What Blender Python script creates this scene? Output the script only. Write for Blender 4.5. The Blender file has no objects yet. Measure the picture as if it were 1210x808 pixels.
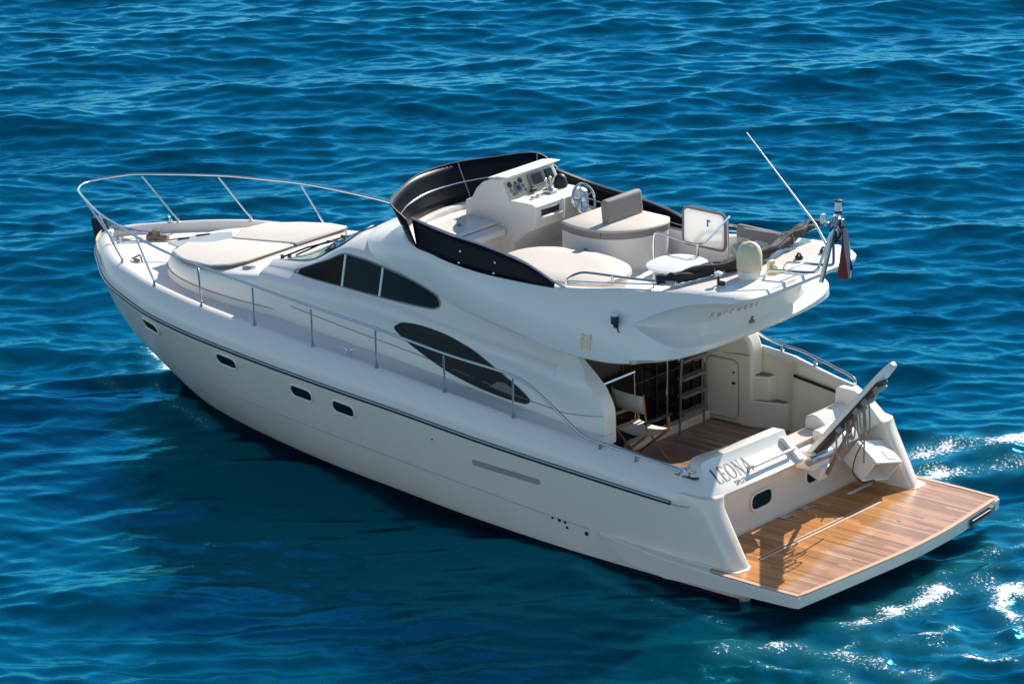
import bpy, bmesh, math, random
import numpy as np
from mathutils import Vector, Matrix, Euler

random.seed(7)
RNG = np.random.RandomState(11)
S = bpy.context.scene
COL = S.collection
R = math.radians

# ------------------------------------------------------------------ camera
cam_d = bpy.data.cameras.new("camera")
cam = bpy.data.objects.new("camera", cam_d)
COL.objects.link(cam)
CAM_POS = Vector((28.73674309, -41.99317776, 19.97821064))
az, el, ro = R(40.21443202), R(18.13035679), R(-0.88999227)
fw = Vector((-math.cos(el) * math.sin(az), math.cos(el) * math.cos(az), -math.sin(el)))
rt = fw.cross(Vector((0, 0, 1))).normalized()
up = rt.cross(fw)
c, s = math.cos(ro), math.sin(ro)
r2 = c * rt + s * up
u2 = -s * rt + c * up
m = Matrix((r2, u2, -fw)).transposed().to_4x4()
m.translation = CAM_POS
cam.matrix_world = m
cam_d.sensor_width = 36.0
cam_d.lens = 4780.83 / 1210.0 * 36.0
cam_d.clip_start = 1.0
cam_d.clip_end = 12000.0
S.camera = cam

# ------------------------------------------------------------------ sky + sun
SUN_DIR = Vector((-0.14, 1.40, 1.0)).normalized()      # towards the sun
SUN_EL = math.asin(SUN_DIR.z)
SUN_AZ = math.atan2(SUN_DIR.x, SUN_DIR.y)
world = bpy.data.worlds.new("World")
S.world = world
world.use_nodes = True
wn = world.node_tree.nodes
wl = world.node_tree.links
bg = wn["Background"]
sky = wn.new("ShaderNodeTexSky")
sky.sky_type = 'NISHITA'
sky.sun_disc = False
sky.sun_elevation = SUN_EL
sky.sun_rotation = SUN_AZ
sky.altitude = 0
sky.air_density = 1.0
sky.dust_density = 0.0
sky.ozone_density = 1.5
tint = wn.new("ShaderNodeMix"); tint.data_type = 'RGBA'; tint.blend_type = 'MULTIPLY'
tint.inputs[0].default_value = 1.0; tint.inputs[7].default_value = (0.97, 0.97, 0.97, 1)
wl.new(sky.outputs[0], tint.inputs[6]); wl.new(tint.outputs[2], bg.inputs[0])
bg.inputs[1].default_value = 0.115
sd = bpy.data.lights.new("sun", 'SUN')
sd.energy = 4.9
sd.angle = R(0.55)
sd.color = (1.0, 0.93, 0.83)
sun = bpy.data.objects.new("sun", sd)
COL.objects.link(sun)
sun.rotation_euler = SUN_DIR.to_track_quat('Z', 'Y').to_euler()
sun.location = (0, 30, 40)

S.view_settings.view_transform = 'Standard'
S.view_settings.look = 'None'
S.view_settings.exposure = 0.48
S.view_settings.gamma = 1.0

# ------------------------------------------------------------------ materials
def sp(b, name, v):
    if name in b.inputs:
        b.inputs[name].default_value = v

def mat(name, color, rough=0.4, metal=0.0, coat=0.0, spec=0.5, var=0.0, vscale=4.0, bump=0.0, bscale=60.0, stretch=None):
    m = bpy.data.materials.new(name)
    m.use_nodes = True
    nt = m.node_tree
    b = nt.nodes["Principled BSDF"]
    sp(b, "Base Color", (*color, 1)); sp(b, "Roughness", rough); sp(b, "Metallic", metal)
    sp(b, "Coat Weight", coat); sp(b, "Coat Roughness", 0.06); sp(b, "Specular IOR Level", spec)
    tc = nt.nodes.new("ShaderNodeTexCoord")
    if var > 0:
        n = nt.nodes.new("ShaderNodeTexNoise")
        n.inputs["Scale"].default_value = vscale
        n.inputs["Detail"].default_value = 5
        if stretch:
            mpp = nt.nodes.new("ShaderNodeMapping"); mpp.inputs["Scale"].default_value = stretch
            nt.links.new(tc.outputs["Object"], mpp.inputs["Vector"]); nt.links.new(mpp.outputs[0], n.inputs["Vector"])
        else:
            nt.links.new(tc.outputs["Object"], n.inputs["Vector"])
        mr = nt.nodes.new("ShaderNodeMapRange")
        mr.inputs[3].default_value = 1 - var; mr.inputs[4].default_value = 1 + var * 0.4
        nt.links.new(n.outputs[0], mr.inputs[0])
        hs = nt.nodes.new("ShaderNodeHueSaturation")
        hs.inputs["Color"].default_value = (*color, 1)
        nt.links.new(mr.outputs[0], hs.inputs["Value"])
        nt.links.new(hs.outputs[0], b.inputs["Base Color"])
        mr2 = nt.nodes.new("ShaderNodeMapRange")
        mr2.inputs[3].default_value = rough * 0.8; mr2.inputs[4].default_value = min(1, rough * 1.25)
        nt.links.new(n.outputs[0], mr2.inputs[0])
        nt.links.new(mr2.outputs[0], b.inputs["Roughness"])
    if bump > 0:
        n2 = nt.nodes.new("ShaderNodeTexNoise")
        n2.inputs["Scale"].default_value = bscale
        n2.inputs["Detail"].default_value = 3
        nt.links.new(tc.outputs["Object"], n2.inputs["Vector"])
        bp = nt.nodes.new("ShaderNodeBump")
        bp.inputs["Strength"].default_value = bump
        bp.inputs["Distance"].default_value = 0.01
        nt.links.new(n2.outputs[0], bp.inputs["Height"])
        nt.links.new(bp.outputs[0], b.inputs["Normal"])
    return m

M = {}
M['gel'] = mat("gelcoat", (0.84, 0.725, 0.605), 0.24, coat=0.3, var=0.07, vscale=1.0, stretch=(2.2, 2.2, 0.45))
M['cap'] = mat("gelcoat_deck_moulding", (0.82, 0.77, 0.695), 0.33, coat=0.2, var=0.04, vscale=1.6)
M['deck'] = mat("nonskid_deck", (0.78, 0.745, 0.68), 0.6, var=0.07, vscale=3.0, bump=0.25, bscale=90)
M['gel_bounce'] = mat("bounce_lit_gelcoat", (0.92, 0.80, 0.62), 0.35, var=0.06, vscale=2.0)  # white gelcoat with warm light bounced off the teak put into its colour
M['dome'] = mat("aged_plastic_dome", (0.70, 0.59, 0.38), 0.4, var=0.06)
M['panel'] = mat("instrument_panel_cream", (0.66, 0.60, 0.40), 0.4)
M['white'] = mat("white_plastic", (0.82, 0.81, 0.78), 0.3)
M['steel'] = mat("stainless_steel", (0.62, 0.63, 0.64), 0.16, metal=1.0)
M['steel_dull'] = mat("dull_stainless", (0.45, 0.46, 0.47), 0.32, metal=1.0)
M['satin'] = mat("satin_aluminium", (0.72, 0.72, 0.71), 0.45, metal=0.6)
M['black'] = mat("black_rubber", (0.012, 0.012, 0.013), 0.5)
M['acrylic'] = mat("smoked_acrylic", (0.004, 0.005, 0.008), 0.35, spec=0.12)
M['acrylic_in'] = mat("smoked_acrylic_screen", (0.004, 0.006, 0.013), 0.35, spec=0.08, var=0.3, vscale=5)
M['glass'] = mat("tinted_glass", (0.006, 0.024, 0.032), 0.06, spec=0.035)
M['glass_brown'] = mat("tinted_glass_front", (0.020, 0.016, 0.014), 0.06, spec=0.03, var=0.4, vscale=3)
M['windscreen'] = mat("windscreen_glass", (0.03, 0.05, 0.07), 0.05, spec=0.6)
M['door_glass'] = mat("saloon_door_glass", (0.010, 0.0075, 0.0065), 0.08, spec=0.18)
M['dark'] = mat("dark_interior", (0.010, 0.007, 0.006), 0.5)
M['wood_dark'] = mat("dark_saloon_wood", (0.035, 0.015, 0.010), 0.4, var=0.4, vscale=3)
M['antifoul'] = mat("dark_antifouling", (0.006, 0.007, 0.012), 0.5)
M['rubrail'] = mat("rub_rail_rubber", (0.016, 0.030, 0.036), 0.35)
M['grey_line'] = mat("grey_seam", (0.33, 0.31, 0.28), 0.6)
M['cush'] = mat("beige_vinyl", (0.62, 0.555, 0.48), 0.65, var=0.06, vscale=5, bump=0.12, bscale=25)
M['cush_dk'] = mat("taupe_vinyl", (0.27, 0.235, 0.215), 0.7, var=0.08, vscale=5)
M['pad'] = mat("sunpad_fabric", (0.66, 0.605, 0.535), 0.8, var=0.10, vscale=3, bump=0.3, bscale=14)
M['pad_edge'] = mat("sunpad_piping", (0.20, 0.17, 0.15), 0.8)
M['canvas'] = mat("black_canvas", (0.020, 0.021, 0.022), 0.75, var=0.3, vscale=9, bump=0.6, bscale=22)
M['canvas_w'] = mat("cream_canvas", (0.66, 0.61, 0.53), 0.8)
M['chairwood'] = mat("varnished_chair_wood", (0.40, 0.21, 0.08), 0.4, var=0.2, vscale=8)
M['rope'] = mat("grey_brown_rope", (0.30, 0.25, 0.20), 0.9, bump=0.5, bscale=120)
M['brown'] = mat("brown_weathered_wood", (0.25, 0.18, 0.13), 0.7, var=0.2)
M['gold'] = mat("gold_trim", (0.90, 0.64, 0.36), 0.3)
M['ink_soft'] = mat("weathered_lettering", (0.30, 0.27, 0.23), 0.5)
M['ink'] = mat("dark_lettering", (0.035, 0.035, 0.045), 0.5)
M['screen'] = mat("display_glass", (0.02, 0.022, 0.028), 0.15, spec=0.6)
M['grey'] = mat("mid_grey_plastic", (0.22, 0.22, 0.22), 0.5)
M['lampglass'] = mat("lamp_lens", (0.75, 0.76, 0.74), 0.1)
M['red'] = mat("flag_red", (0.40, 0.03, 0.04), 0.8)

def translucent_mat():
    m = bpy.data.materials.new("thin_white_acrylic"); m.use_nodes = True
    nt = m.node_tree; N = nt.nodes; L = nt.links
    d = N.new("ShaderNodeBsdfDiffuse"); d.inputs[0].default_value = (0.8, 0.79, 0.76, 1)
    t = N.new("ShaderNodeBsdfTranslucent"); t.inputs[0].default_value = (0.95, 0.93, 0.90, 1)
    mx = N.new("ShaderNodeMixShader"); mx.inputs[0].default_value = 0.55
    L.new(d.outputs[0], mx.inputs[1]); L.new(t.outputs[0], mx.inputs[2]); L.new(mx.outputs[0], N["Material Output"].inputs[0])
    return m
M['translucent'] = translucent_mat()

def teak_mat(name, base, grey, wet_line=False, dark=1.0, plank=0.062):
    """Fore-and-aft teak planks with black caulking; x runs along the planks."""
    m = bpy.data.materials.new(name); m.use_nodes = True
    nt = m.node_tree; L = nt.links; N = nt.nodes
    b = N["Principled BSDF"]
    tc = N.new("ShaderNodeTexCoord")
    sep = N.new("ShaderNodeSeparateXYZ"); L.new(tc.outputs["Object"], sep.inputs[0])
    def math_(op, a=None, bb=None, va=0.0, vb=0.0):
        n = N.new("ShaderNodeMath"); n.operation = op
        if a is not None: L.new(a, n.inputs[0])
        else: n.inputs[0].default_value = va
        if bb is not None: L.new(bb, n.inputs[1])
        else: n.inputs[1].default_value = vb
        return n.outputs[0]
    yy = math_('MULTIPLY', sep.outputs[1], None, vb=1.0 / plank)
    idx = math_('FLOOR', yy)
    fr = math_('FRACT', yy)
    seam = math_('LESS_THAN', fr, None, vb=0.12)
    wn_ = N.new("ShaderNodeTexWhiteNoise"); wn_.noise_dimensions = '1D'
    L.new(idx, wn_.inputs["W"])
    # staggered board lengths
    xo = math_('MULTIPLY', wn_.outputs["Value"], None, vb=5.0)
    xx = math_('ADD', sep.outputs[0], xo)
    xs_ = math_('MULTIPLY', xx, None, vb=0.55)
    seg = math_('FLOOR', xs_)
    comb = N.new("ShaderNodeCombineXYZ"); L.new(idx, comb.inputs[0]); L.new(seg, comb.inputs[1])
    wn2 = N.new("ShaderNodeTexWhiteNoise"); wn2.noise_dimensions = '2D'
    L.new(comb.outputs[0], wn2.inputs["Vector"])
    mp = N.new("ShaderNodeMapping"); mp.inputs["Scale"].default_value = (2.5, 60, 60)
    L.new(tc.outputs["Object"], mp.inputs["Vector"])
    gr = N.new("ShaderNodeTexNoise"); gr.inputs["Scale"].default_value = 1.5; gr.inputs["Detail"].default_value = 6
    L.new(mp.outputs[0], gr.inputs["Vector"])
    big = N.new("ShaderNodeTexNoise"); big.inputs["Scale"].default_value = 1.1; big.inputs["Detail"].default_value = 6; big.inputs["Roughness"].default_value = 0.65
    L.new(tc.outputs["Object"], big.inputs["Vector"])
    mixc = N.new("ShaderNodeMix"); mixc.data_type = 'RGBA'
    mixc.inputs[6].default_value = (*base, 1); mixc.inputs[7].default_value = (*grey, 1)
    if wet_line:
        # a dried salt tide-mark: boards aft of a diagonal line are bleached, a pale rim runs along it
        a1 = math_('MULTIPLY', sep.outputs[0], None, vb=1.0)
        a2 = math_('MULTIPLY', sep.outputs[1], None, vb=0.18)
        a3 = math_('ADD', a1, a2)
        nz = math_('MULTIPLY', big.outputs[0], None, vb=0.75)
        a4 = math_('ADD', a3, nz)
        mr = N.new("ShaderNodeMapRange"); mr.inputs[1].default_value = -0.38; mr.inputs[2].default_value = -0.18
        L.new(a4, mr.inputs[0]); fac = mr.outputs[0]
        d = math_('ADD', a4, None, vb=0.30)
        d = math_('ABSOLUTE', d)
        rim = N.new("ShaderNodeMapRange"); rim.inputs[1].default_value = 0.0; rim.inputs[2].default_value = 0.14
        rim.inputs[3].default_value = 0.55; rim.inputs[4].default_value = 0.0
        L.new(d, rim.inputs[0])
    else:
        fac = big.outputs[0]; rim = None
    L.new(fac, mixc.inputs[0])
    col = mixc.outputs[2]
    if rim is not None:
        m2 = N.new("ShaderNodeMix"); m2.data_type = 'RGBA'
        gm = math_('MULTIPLY', rim.outputs[0], gr.outputs[0])
        L.new(gm, m2.inputs[0]); L.new(col, m2.inputs[6]); m2.inputs[7].default_value = (0.62, 0.55, 0.48, 1)
        col = m2.outputs[2]
    v1 = math_('MULTIPLY', wn2.outputs["Value"], None, vb=0.78)
    v2 = math_('MULTIPLY', gr.outputs[0], None, vb=0.75)
    v = math_('ADD', v1, v2)
    v = math_('ADD', v, None, vb=0.24)
    v = math_('MULTIPLY', v, None, vb=dark)
    hs = N.new("ShaderNodeHueSaturation"); L.new(col, hs.inputs["Color"]); L.new(v, hs.inputs["Value"])
    m3 = N.new("ShaderNodeMix"); m3.data_type = 'RGBA'
    sf = math_('MULTIPLY', seam, None, vb=0.8)
    L.new(sf, m3.inputs[0]); L.new(hs.outputs[0], m3.inputs[6]); m3.inputs[7].default_value = (0.035, 0.025, 0.02, 1)
    L.new(m3.outputs[2], b.inputs["Base Color"])
    b.inputs["Roughness"].default_value = 0.34
    return m

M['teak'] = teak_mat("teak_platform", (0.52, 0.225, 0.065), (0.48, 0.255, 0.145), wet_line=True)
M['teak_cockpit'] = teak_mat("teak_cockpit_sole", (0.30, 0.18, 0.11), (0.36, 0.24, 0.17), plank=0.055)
M['teak_plain'] = mat("teak_trim", (0.66, 0.44, 0.27), 0.5, var=0.2, vscale=8)

# ------------------------------------------------------------------ helpers
def interp(xs, ys):
    """smooth monotone-ish cubic through points (pchip)"""
    xs = np.array(xs, float); ys = np.array(ys, float)
    if xs[0] > xs[-1]: xs = xs[::-1]; ys = ys[::-1]
    h = np.diff(xs); d = np.diff(ys) / h
    mm = np.zeros_like(ys)
    for i in range(1, len(xs) - 1):
        if d[i - 1] * d[i] > 0:
            w1 = 2 * h[i] + h[i - 1]; w2 = h[i] + 2 * h[i - 1]
            mm[i] = (w1 + w2) / (w1 / d[i - 1] + w2 / d[i])
    mm[0] = d[0]; mm[-1] = d[-1]
    def f(x):
        x = np.clip(x, xs[0], xs[-1])
        i = np.clip(np.searchsorted(xs, x) - 1, 0, len(h) - 1)
        t = (x - xs[i]) / h[i]
        return ((2 * t**3 - 3 * t**2 + 1) * ys[i] + (t**3 - 2 * t**2 + t) * h[i] * mm[i]
                + (-2 * t**3 + 3 * t**2) * ys[i + 1] + (t**3 - t**2) * h[i] * mm[i + 1])
    return f

def spline(pts, n=8, closed=False):
    """Catmull-Rom through 3D points"""
    P = [Vector(p) for p in pts]
    out = []
    N = len(P)
    rng = range(N) if closed else range(N - 1)
    for i in rng:
        if closed:
            p0, p1, p2, p3 = P[(i - 1) % N], P[i], P[(i + 1) % N], P[(i + 2) % N]
        else:
            p1, p2 = P[i], P[i + 1]
            p0 = P[i - 1] if i > 0 else p1 * 2 - p2
            p3 = P[i + 2] if i + 2 < N else p2 * 2 - p1
        for k in range(n):
            t = k / n
            out.append(0.5 * ((2 * p1) + (p2 - p0) * t + (2 * p0 - 5 * p1 + 4 * p2 - p3) * t * t + (3 * p1 - p0 - 3 * p2 + p3) * t**3))
    if not closed: out.append(P[-1].copy())
    return out

class MB:
    def __init__(self): self.v = []; self.f = []; self.mi = []
    def add(self, verts, faces, mi=0):
        o = len(self.v)
        self.v += [tuple(p) for p in verts]
        for f in faces:
            self.f.append(tuple(i + o for i in f)); self.mi.append(mi)
    def loft(self, rings, close=False, cap0=False, cap1=False, mi=0, flip=False):
        n = len(rings[0]); V = []; F = []
        for r in rings: V += list(r)
        kk = n if close else n - 1
        for i in range(len(rings) - 1):
            for j in range(kk):
                a, b_ = i * n + j, i * n + (j + 1) % n
                q = (a, b_, b_ + n, a + n)
                F.append(q[::-1] if flip else q)
        if cap0: F.append(tuple(range(n))[::-1])
        if cap1: F.append(tuple(range((len(rings) - 1) * n, len(rings) * n)))
        self.add(V, F, mi)
        return self
    def mirror(self, f0=0):
        """mirror everything so far in y"""
        o = len(self.v)
        self.v += [(x, -y, z) for x, y, z in self.v]
        for f, mi in list(zip(self.f, self.mi)):
            self.f.append(tuple(i + o for i in f)[::-1]); self.mi.append(mi)
        return self
    def tube(self, pts, r, n=8, closed=False, mi=0, caps=True):
        P = [Vector(p) for p in pts]
        N = len(P); rings = []
        prev = None
        for i, p in enumerate(P):
            if closed: t = P[(i + 1) % N] - P[i - 1]
            else: t = P[min(i + 1, N - 1)] - P[max(i - 1, 0)]
            if t.length < 1e-9: t = Vector((0, 0, 1))
            t.normalize()
            if prev is None:
                a = Vector((0, 0, 1)) if abs(t.z) < 0.9 else Vector((1, 0, 0))
                u = t.cross(a).normalized()
            else:
                u = (prev - t * prev.dot(t))
                u = u.normalized() if u.length > 1e-6 else t.orthogonal().normalized()
            w = t.cross(u); prev = u
            rr = r[i] if hasattr(r, '__len__') else r
            rings.append([p + (u * math.cos(k * 2 * math.pi / n) + w * math.sin(k * 2 * math.pi / n)) * rr for k in range(n)])
        if closed: rings.append(rings[0])
        self.loft(rings, close=True, cap0=caps and not closed, cap1=caps and not closed, mi=mi)
        return self
    def box(self, c, size, rot=None, mi=0):
        hx, hy, hz = size[0] / 2, size[1] / 2, size[2] / 2
        V = [Vector((sx * hx, sy * hy, sz * hz)) for sx in (-1, 1) for sy in (-1, 1) for sz in (-1, 1)]
        if rot is not None:
            mt = rot if isinstance(rot, Matrix) else Euler(rot).to_matrix()
            V = [mt @ v for v in V]
        V = [v + Vector(c) for v in V]
        F = [(0, 1, 3, 2), (4, 6, 7, 5), (0, 4, 5, 1), (2, 3, 7, 6), (0, 2, 6, 4), (1, 5, 7, 3)]
        self.add(V, F, mi); return self
    def prism(self, outline, h, mi=0):
        """outline: 3D points of one face, h: Vector extrusion"""
        h = Vector(h); A = [Vector(p) for p in outline]; n = len(A)
        V = A + [p + h for p in A]
        F = [tuple(range(n))[::-1], tuple(range(n, 2 * n))] + [(i, (i + 1) % n, (i + 1) % n + n, i + n) for i in range(n)]
        self.add(V, F, mi); return self
    def lathe(self, prof, c, n=20, mi=0, axis=None):
        rings = []
        c = Vector(c)
        q = Vector((0, 0, 1)).rotation_difference(Vector(axis)) if axis is not None else None
        for rr, z in prof:
            ring = []
            for k in range(n):
                v = Vector((rr * math.cos(k * 2 * math.pi / n), rr * math.sin(k * 2 * math.pi / n), z))
                if q is not None: v = q @ v
                ring.append(v + c)
            rings.append(ring)
        self.loft(rings, close=True, cap0=True, cap1=True, mi=mi); return self
    def build(self, name, mats, parent=None, angle=40, bevel=0, segs=2, smooth=True, fix=True):
        me = bpy.data.meshes.new(name)
        me.from_pydata(self.v, [], self.f)
        if not isinstance(mats, (list, tuple)): mats = [mats]
        for mm in mats: me.materials.append(M[mm] if isinstance(mm, str) else mm)
        if len(mats) > 1: me.polygons.foreach_set("material_index", self.mi)
        if fix:
            bm = bmesh.new(); bm.from_mesh(me)
            bmesh.ops.remove_doubles(bm, verts=bm.verts, dist=1e-5)
            bmesh.ops.recalc_face_normals(bm, faces=bm.faces)
            bm.to_mesh(me); bm.free()
        if smooth:
            me.polygons.foreach_set("use_smooth", [True] * len(me.polygons))
            me.set_sharp_from_angle(angle=R(angle))
        me.update()
        o = bpy.data.objects.new(name, me)
        COL.objects.link(o)
        if bevel > 0:
            b = o.modifiers.new("bevel", 'BEVEL'); b.width = bevel; b.segments = segs
            b.limit_method = 'ANGLE'; b.angle_limit = R(30); b.harden_normals = False
        if parent is not None: attach(o, parent)
        return o

def build_sides(self, name, *a, **k):
    """the same part on both sides of the boat, one mesh each"""
    o1 = self.build(name, *a, **k)
    m2 = MB(); m2.v = [(x, -y, z) for x, y, z in self.v]; m2.f = [f[::-1] for f in self.f]; m2.mi = list(self.mi)
    m2.build(name, *a, **k)
    return o1
MB.build_sides = build_sides

def attach(o, parent):
    o.parent = parent
    mw = Matrix.Identity(4)
    p = parent
    if parent.type == 'EMPTY':
        o.matrix_parent_inverse = Matrix.Translation(parent.location).inverted()

def thing(name, label, cat, loc, group=None):
    o = bpy.data.objects.new(name, None)
    o.empty_display_size = 0.3
    COL.objects.link(o); o.location = loc
    o["label"] = label; o["category"] = cat
    if group: o["group"] = group
    return o

def tag(o, label, cat, group=None):
    o["label"] = label; o["category"] = cat
    if group: o["group"] = group
    return o

def rounded_rect(w, h, r, n=5):
    out = []
    for cx, cy, a0 in ((w / 2 - r, h / 2 - r, 0), (-w / 2 + r, h / 2 - r, 90), (-w / 2 + r, -h / 2 + r, 180), (w / 2 - r, -h / 2 + r, 270)):
        for k in range(n + 1):
            a = R(a0 + 90 * k / n)
            out.append((cx + r * math.cos(a), cy + r * math.sin(a)))
    return out

def on_plane(pts2, o, ux, uy):
    o, ux, uy = Vector(o), Vector(ux), Vector(uy)
    return [o + ux * a + uy * b_ for a, b_ in pts2]

# ------------------------------------------------------------------ the sea
def build_sea():
    ca = np.array([-0.645, 0.764]); cb = np.array([0.764, 0.645])      # along / across the wind
    base = np.array([28.74, -41.99])
    def axis(lo, hi, d, far):
        mid = np.arange(lo, hi + d * 0.5, d)
        g = []; st = d; p = 0.0
        while p < far:
            st *= 1.22; p += st; g.append(p)
        g = np.array(g)
        return np.concatenate([lo - g[::-1], mid, hi + g])
    A = axis(44.0, 90.0, 0.05, 5200.0)
    B = axis(-15.0, 15.0, 0.052, 5200.0)
    na, nb = len(A), len(B)
    aa, bb = np.meshgrid(A, B, indexing='ij')
    X = base[0] + aa * ca[0] + bb * cb[0]
    Y = base[1] + aa * ca[1] + bb * cb[1]
    da = np.gradient(A); db = np.gradient(B)
    cell = np.maximum.outer(da, db)
    # quieter water in the lee of the hull
    hx = np.clip(X, -13.5, 0.5)
    dist = np.hypot(X - hx, Y + 1.8)
    lee = np.exp(-(dist / 4.2) ** 2) * (Y < 0.5) 
    lee = lee * (1 / (1 + np.exp(-(X + 14.0) * 1.5)))
    # churned water behind the stern
    wake = np.exp(-((X - 2.0) / 3.4) ** 2 - ((Y + 0.2) / 4.5) ** 2)
    wake += 0.7 * np.exp(-((X + 1.5) / 1.8) ** 2 - ((Y - 4.6) / 1.4) ** 2)
    bow = np.exp(-((X + 14.2) / 1.2) ** 2 - ((Y - 0.1) / 1.2) ** 2)
    Z = np.zeros_like(X); DX = np.zeros_like(X); DY = np.zeros_like(X)
    rng = np.random.RandomState(5)
    def waves(n, l0, l1, rms, spread, skew, damp, mask=None):
        nonlocal Z, DX, DY
        ls = np.exp(rng.uniform(np.log(l0), np.log(l1), n))
        for L_ in ls:
            k = 2 * np.pi / L_
            th = rng.normal(0, spread) + skew
            d = -ca * np.cos(th) + cb * np.sin(th)
            amp = rms * np.sqrt(2.0 / n) / k
            ph = rng.uniform(0, 2 * np.pi)
            w = np.clip((L_ / np.maximum(cell, 1e-6) - 3.0) / 4.0, 0, 1)
            w = w * (1 - damp * lee)
            if mask is not None: w = w * mask
            t = k * (d[0] * X + d[1] * Y) + ph
            cst = np.cos(t)
            Z += amp * w * cst
            sn = np.sin(t) * amp * w * 0.9
            DX -= d[0] * sn; DY -= d[1] * sn
    waves(16, 4.5, 11.0, 0.050, 0.35, 0.15, 0.2)
    waves(44, 1.1, 4.5, 0.105, 0.36, -0.10, 0.35)
    waves(80, 0.36, 1.1, 0.142, 0.40, 0.10, 0.62)
    waves(64, 0.16, 0.36, 0.110, 0.55, 0.0, 0.85)
    zc0 = Z.copy()
    waves(46, 0.22, 1.1, 0.26, 3.0, 0.0, 0.0, wake)
    waves(40, 0.12, 0.26, 0.16, 3.0, 0.0, 0.0, wake)
    waves(30, 0.22, 0.8, 0.22, 3.0, 0.0, 0.0, bow)
    chop = np.clip((Z - zc0) / 0.035, -2, 2)
    # bow wave: a low ridge peeling off the stem to port
    rx = X + 13.6; ry = Y + 0.3
    Z += 0.16 * np.exp(-((rx * 0.75 - ry * 0.66 + 0.1) / 0.30) ** 2) * np.exp(-((rx * 0.66 + ry * 0.75 + 0.6) / 1.3) ** 2)
    co = np.stack([X + DX, Y + DY, Z], -1).reshape(-1, 3).astype(np.float32)
    # foam zones
    foam = np.zeros_like(X)
    def streak(pts, w, g):
        nonlocal foam
        P = np.array(pts, float)
        best = np.full(X.shape, 1e9)
        for p, q in zip(P[:-1], P[1:]):
            dv = q - p; L2 = dv @ dv
            t = np.clip(((X - p[0]) * dv[0] + (Y - p[1]) * dv[1]) / L2, 0, 1)
            best = np.minimum(best, np.hypot(X - p[0] - t * dv[0], Y - p[1] - t * dv[1]))
        foam = np.maximum(foam, g * np.exp(-(best / w) ** 2))
    streak([(-14.75, 0.95), (-14.35, 0.62), (-14.0, 0.35)], 0.30, 1.35)
    streak([(-15.9, 0.9), (-15.0, 0.75)], 0.10, 0.55)
    streak([(-14.2, -1.0), (-13.4, -0.9), (-12.6, -1.1)], 0.12, 0.5)
    streak([(-2.9, 3.5), (-2.3, 4.6), (-1.5, 5.4), (0.2, 6.6)], 0.42, 0.95)
    streak([(-2.6, 3.3), (-1.9, 3.7)], 0.35, 0.95)
    streak([(-1.7, 3.9), (-1.0, 4.9), (0.6, 6.0)], 0.24, 0.85)
    streak([(-0.4, 2.9), (0.4, 2.6), (1.4, 3.1)], 0.45, 0.55)
    streak([(0.62, -1.9), (0.75, -0.7), (0.85, 0.3), (1.6, 0.5), (2.6, 0.6)], 0.30, 0.95)
    streak([(1.5, 0.2), (2.4, -0.4), (3.5, -0.5)], 0.35, 0.85)
    streak([(-0.2, -3.6), (0.5, -3.0), (1.3, -2.7), (2.2, -2.6)], 0.24, 0.8)
    streak([(1.0, -2.2), (2.0, -1.6), (3.0, -1.5)], 0.35, 0.5)
    streak([(-3.3, -4.9), (-2.4, -4.6)], 0.12, 0.28)
    streak([(-13.5, -0.5), (-12.7, -0.95), (-11.6, -1.35)], 0.12, 0.6)
    streak([(-15.3, 0.6), (-16.2, 0.75)], 0.07, 0.6)
    streak([(-3.6, -2.45), (-2.2, -2.7), (-0.6, -2.9)], 0.12, 0.6)
    streak([(0.5, -1.3), (0.5, 1.3), (0.45, 2.2)], 0.30, 0.50)
    streak([(1.2, -3.2), (2.4, -3.6)], 0.2, 0.6)
    for k in range(26):
        sx, sy = rng.uniform(-2.4, 3.0), rng.uniform(-4.2, 6.0)
        if sx < 0.3 and -2.9 < sy < 3.0: sx = rng.uniform(0.5, 3.0)
        L0 = rng.uniform(0.4, 1.3); an = rng.normal(0.45, 0.45)
        P_ = [(sx, sy)]
        for q_ in range(3):
            an += rng.normal(0, 0.35); P_.append((P_[-1][0] + L0 * .4 * np.cos(an), P_[-1][1] + L0 * .4 * np.sin(an)))
        streak(P_, rng.uniform(0.05, 0.13), rng.uniform(0.45, 0.9))
    foam = np.clip(foam * (0.94 + 0.28 * chop), 0, 1.16)
    me = bpy.data.meshes.new("sea")
    nv = na * nb
    I = np.arange(nv).reshape(na, nb)
    q = np.stack([I[:-1, :-1], I[:-1, 1:], I[1:, 1:], I[1:, :-1]], -1).reshape(-1, 4)
    # orient upwards
    e1 = co[q[0, 1]] - co[q[0, 0]]; e2 = co[q[0, 3]] - co[q[0, 0]]
    if e1[0] * e2[1] - e1[1] * e2[0] < 0: q = q[:, ::-1]
    nf = len(q)
    me.vertices.add(nv); me.vertices.foreach_set("co", co.ravel())
    me.loops.add(nf * 4); me.loops.foreach_set("vertex_index", q.ravel().astype(np.int32))
    me.polygons.add(nf)
    me.polygons.foreach_set("loop_start", np.arange(0, nf * 4, 4, dtype=np.int32))
    me.polygons.foreach_set("use_smooth", np.ones(nf, dtype=bool))
    at = me.attributes.new("foam", 'FLOAT', 'POINT')
    at.data.foreach_set("value", foam.ravel().astype(np.float32))
    me.update(); me.validate()
    o = bpy.data.objects.new("sea", me); COL.objects.link(o)
    o["kind"] = "structure"
    # material
    m = bpy.data.materials.new("sea_water"); m.use_nodes = True
    nt = m.node_tree; N = nt.nodes; L = nt.links
    b = N["Principled BSDF"]; out = N["Material Output"]
    tc = N.new("ShaderNodeTexCoord")
    n1 = N.new("ShaderNodeTexNoise"); n1.inputs["Scale"].default_value = 0.16; n1.inputs["Detail"].default_value = 3
    L.new(tc.outputs["Object"], n1.inputs["Vector"])
    rmp = N.new("ShaderNodeMix"); rmp.data_type = 'RGBA'
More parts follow.
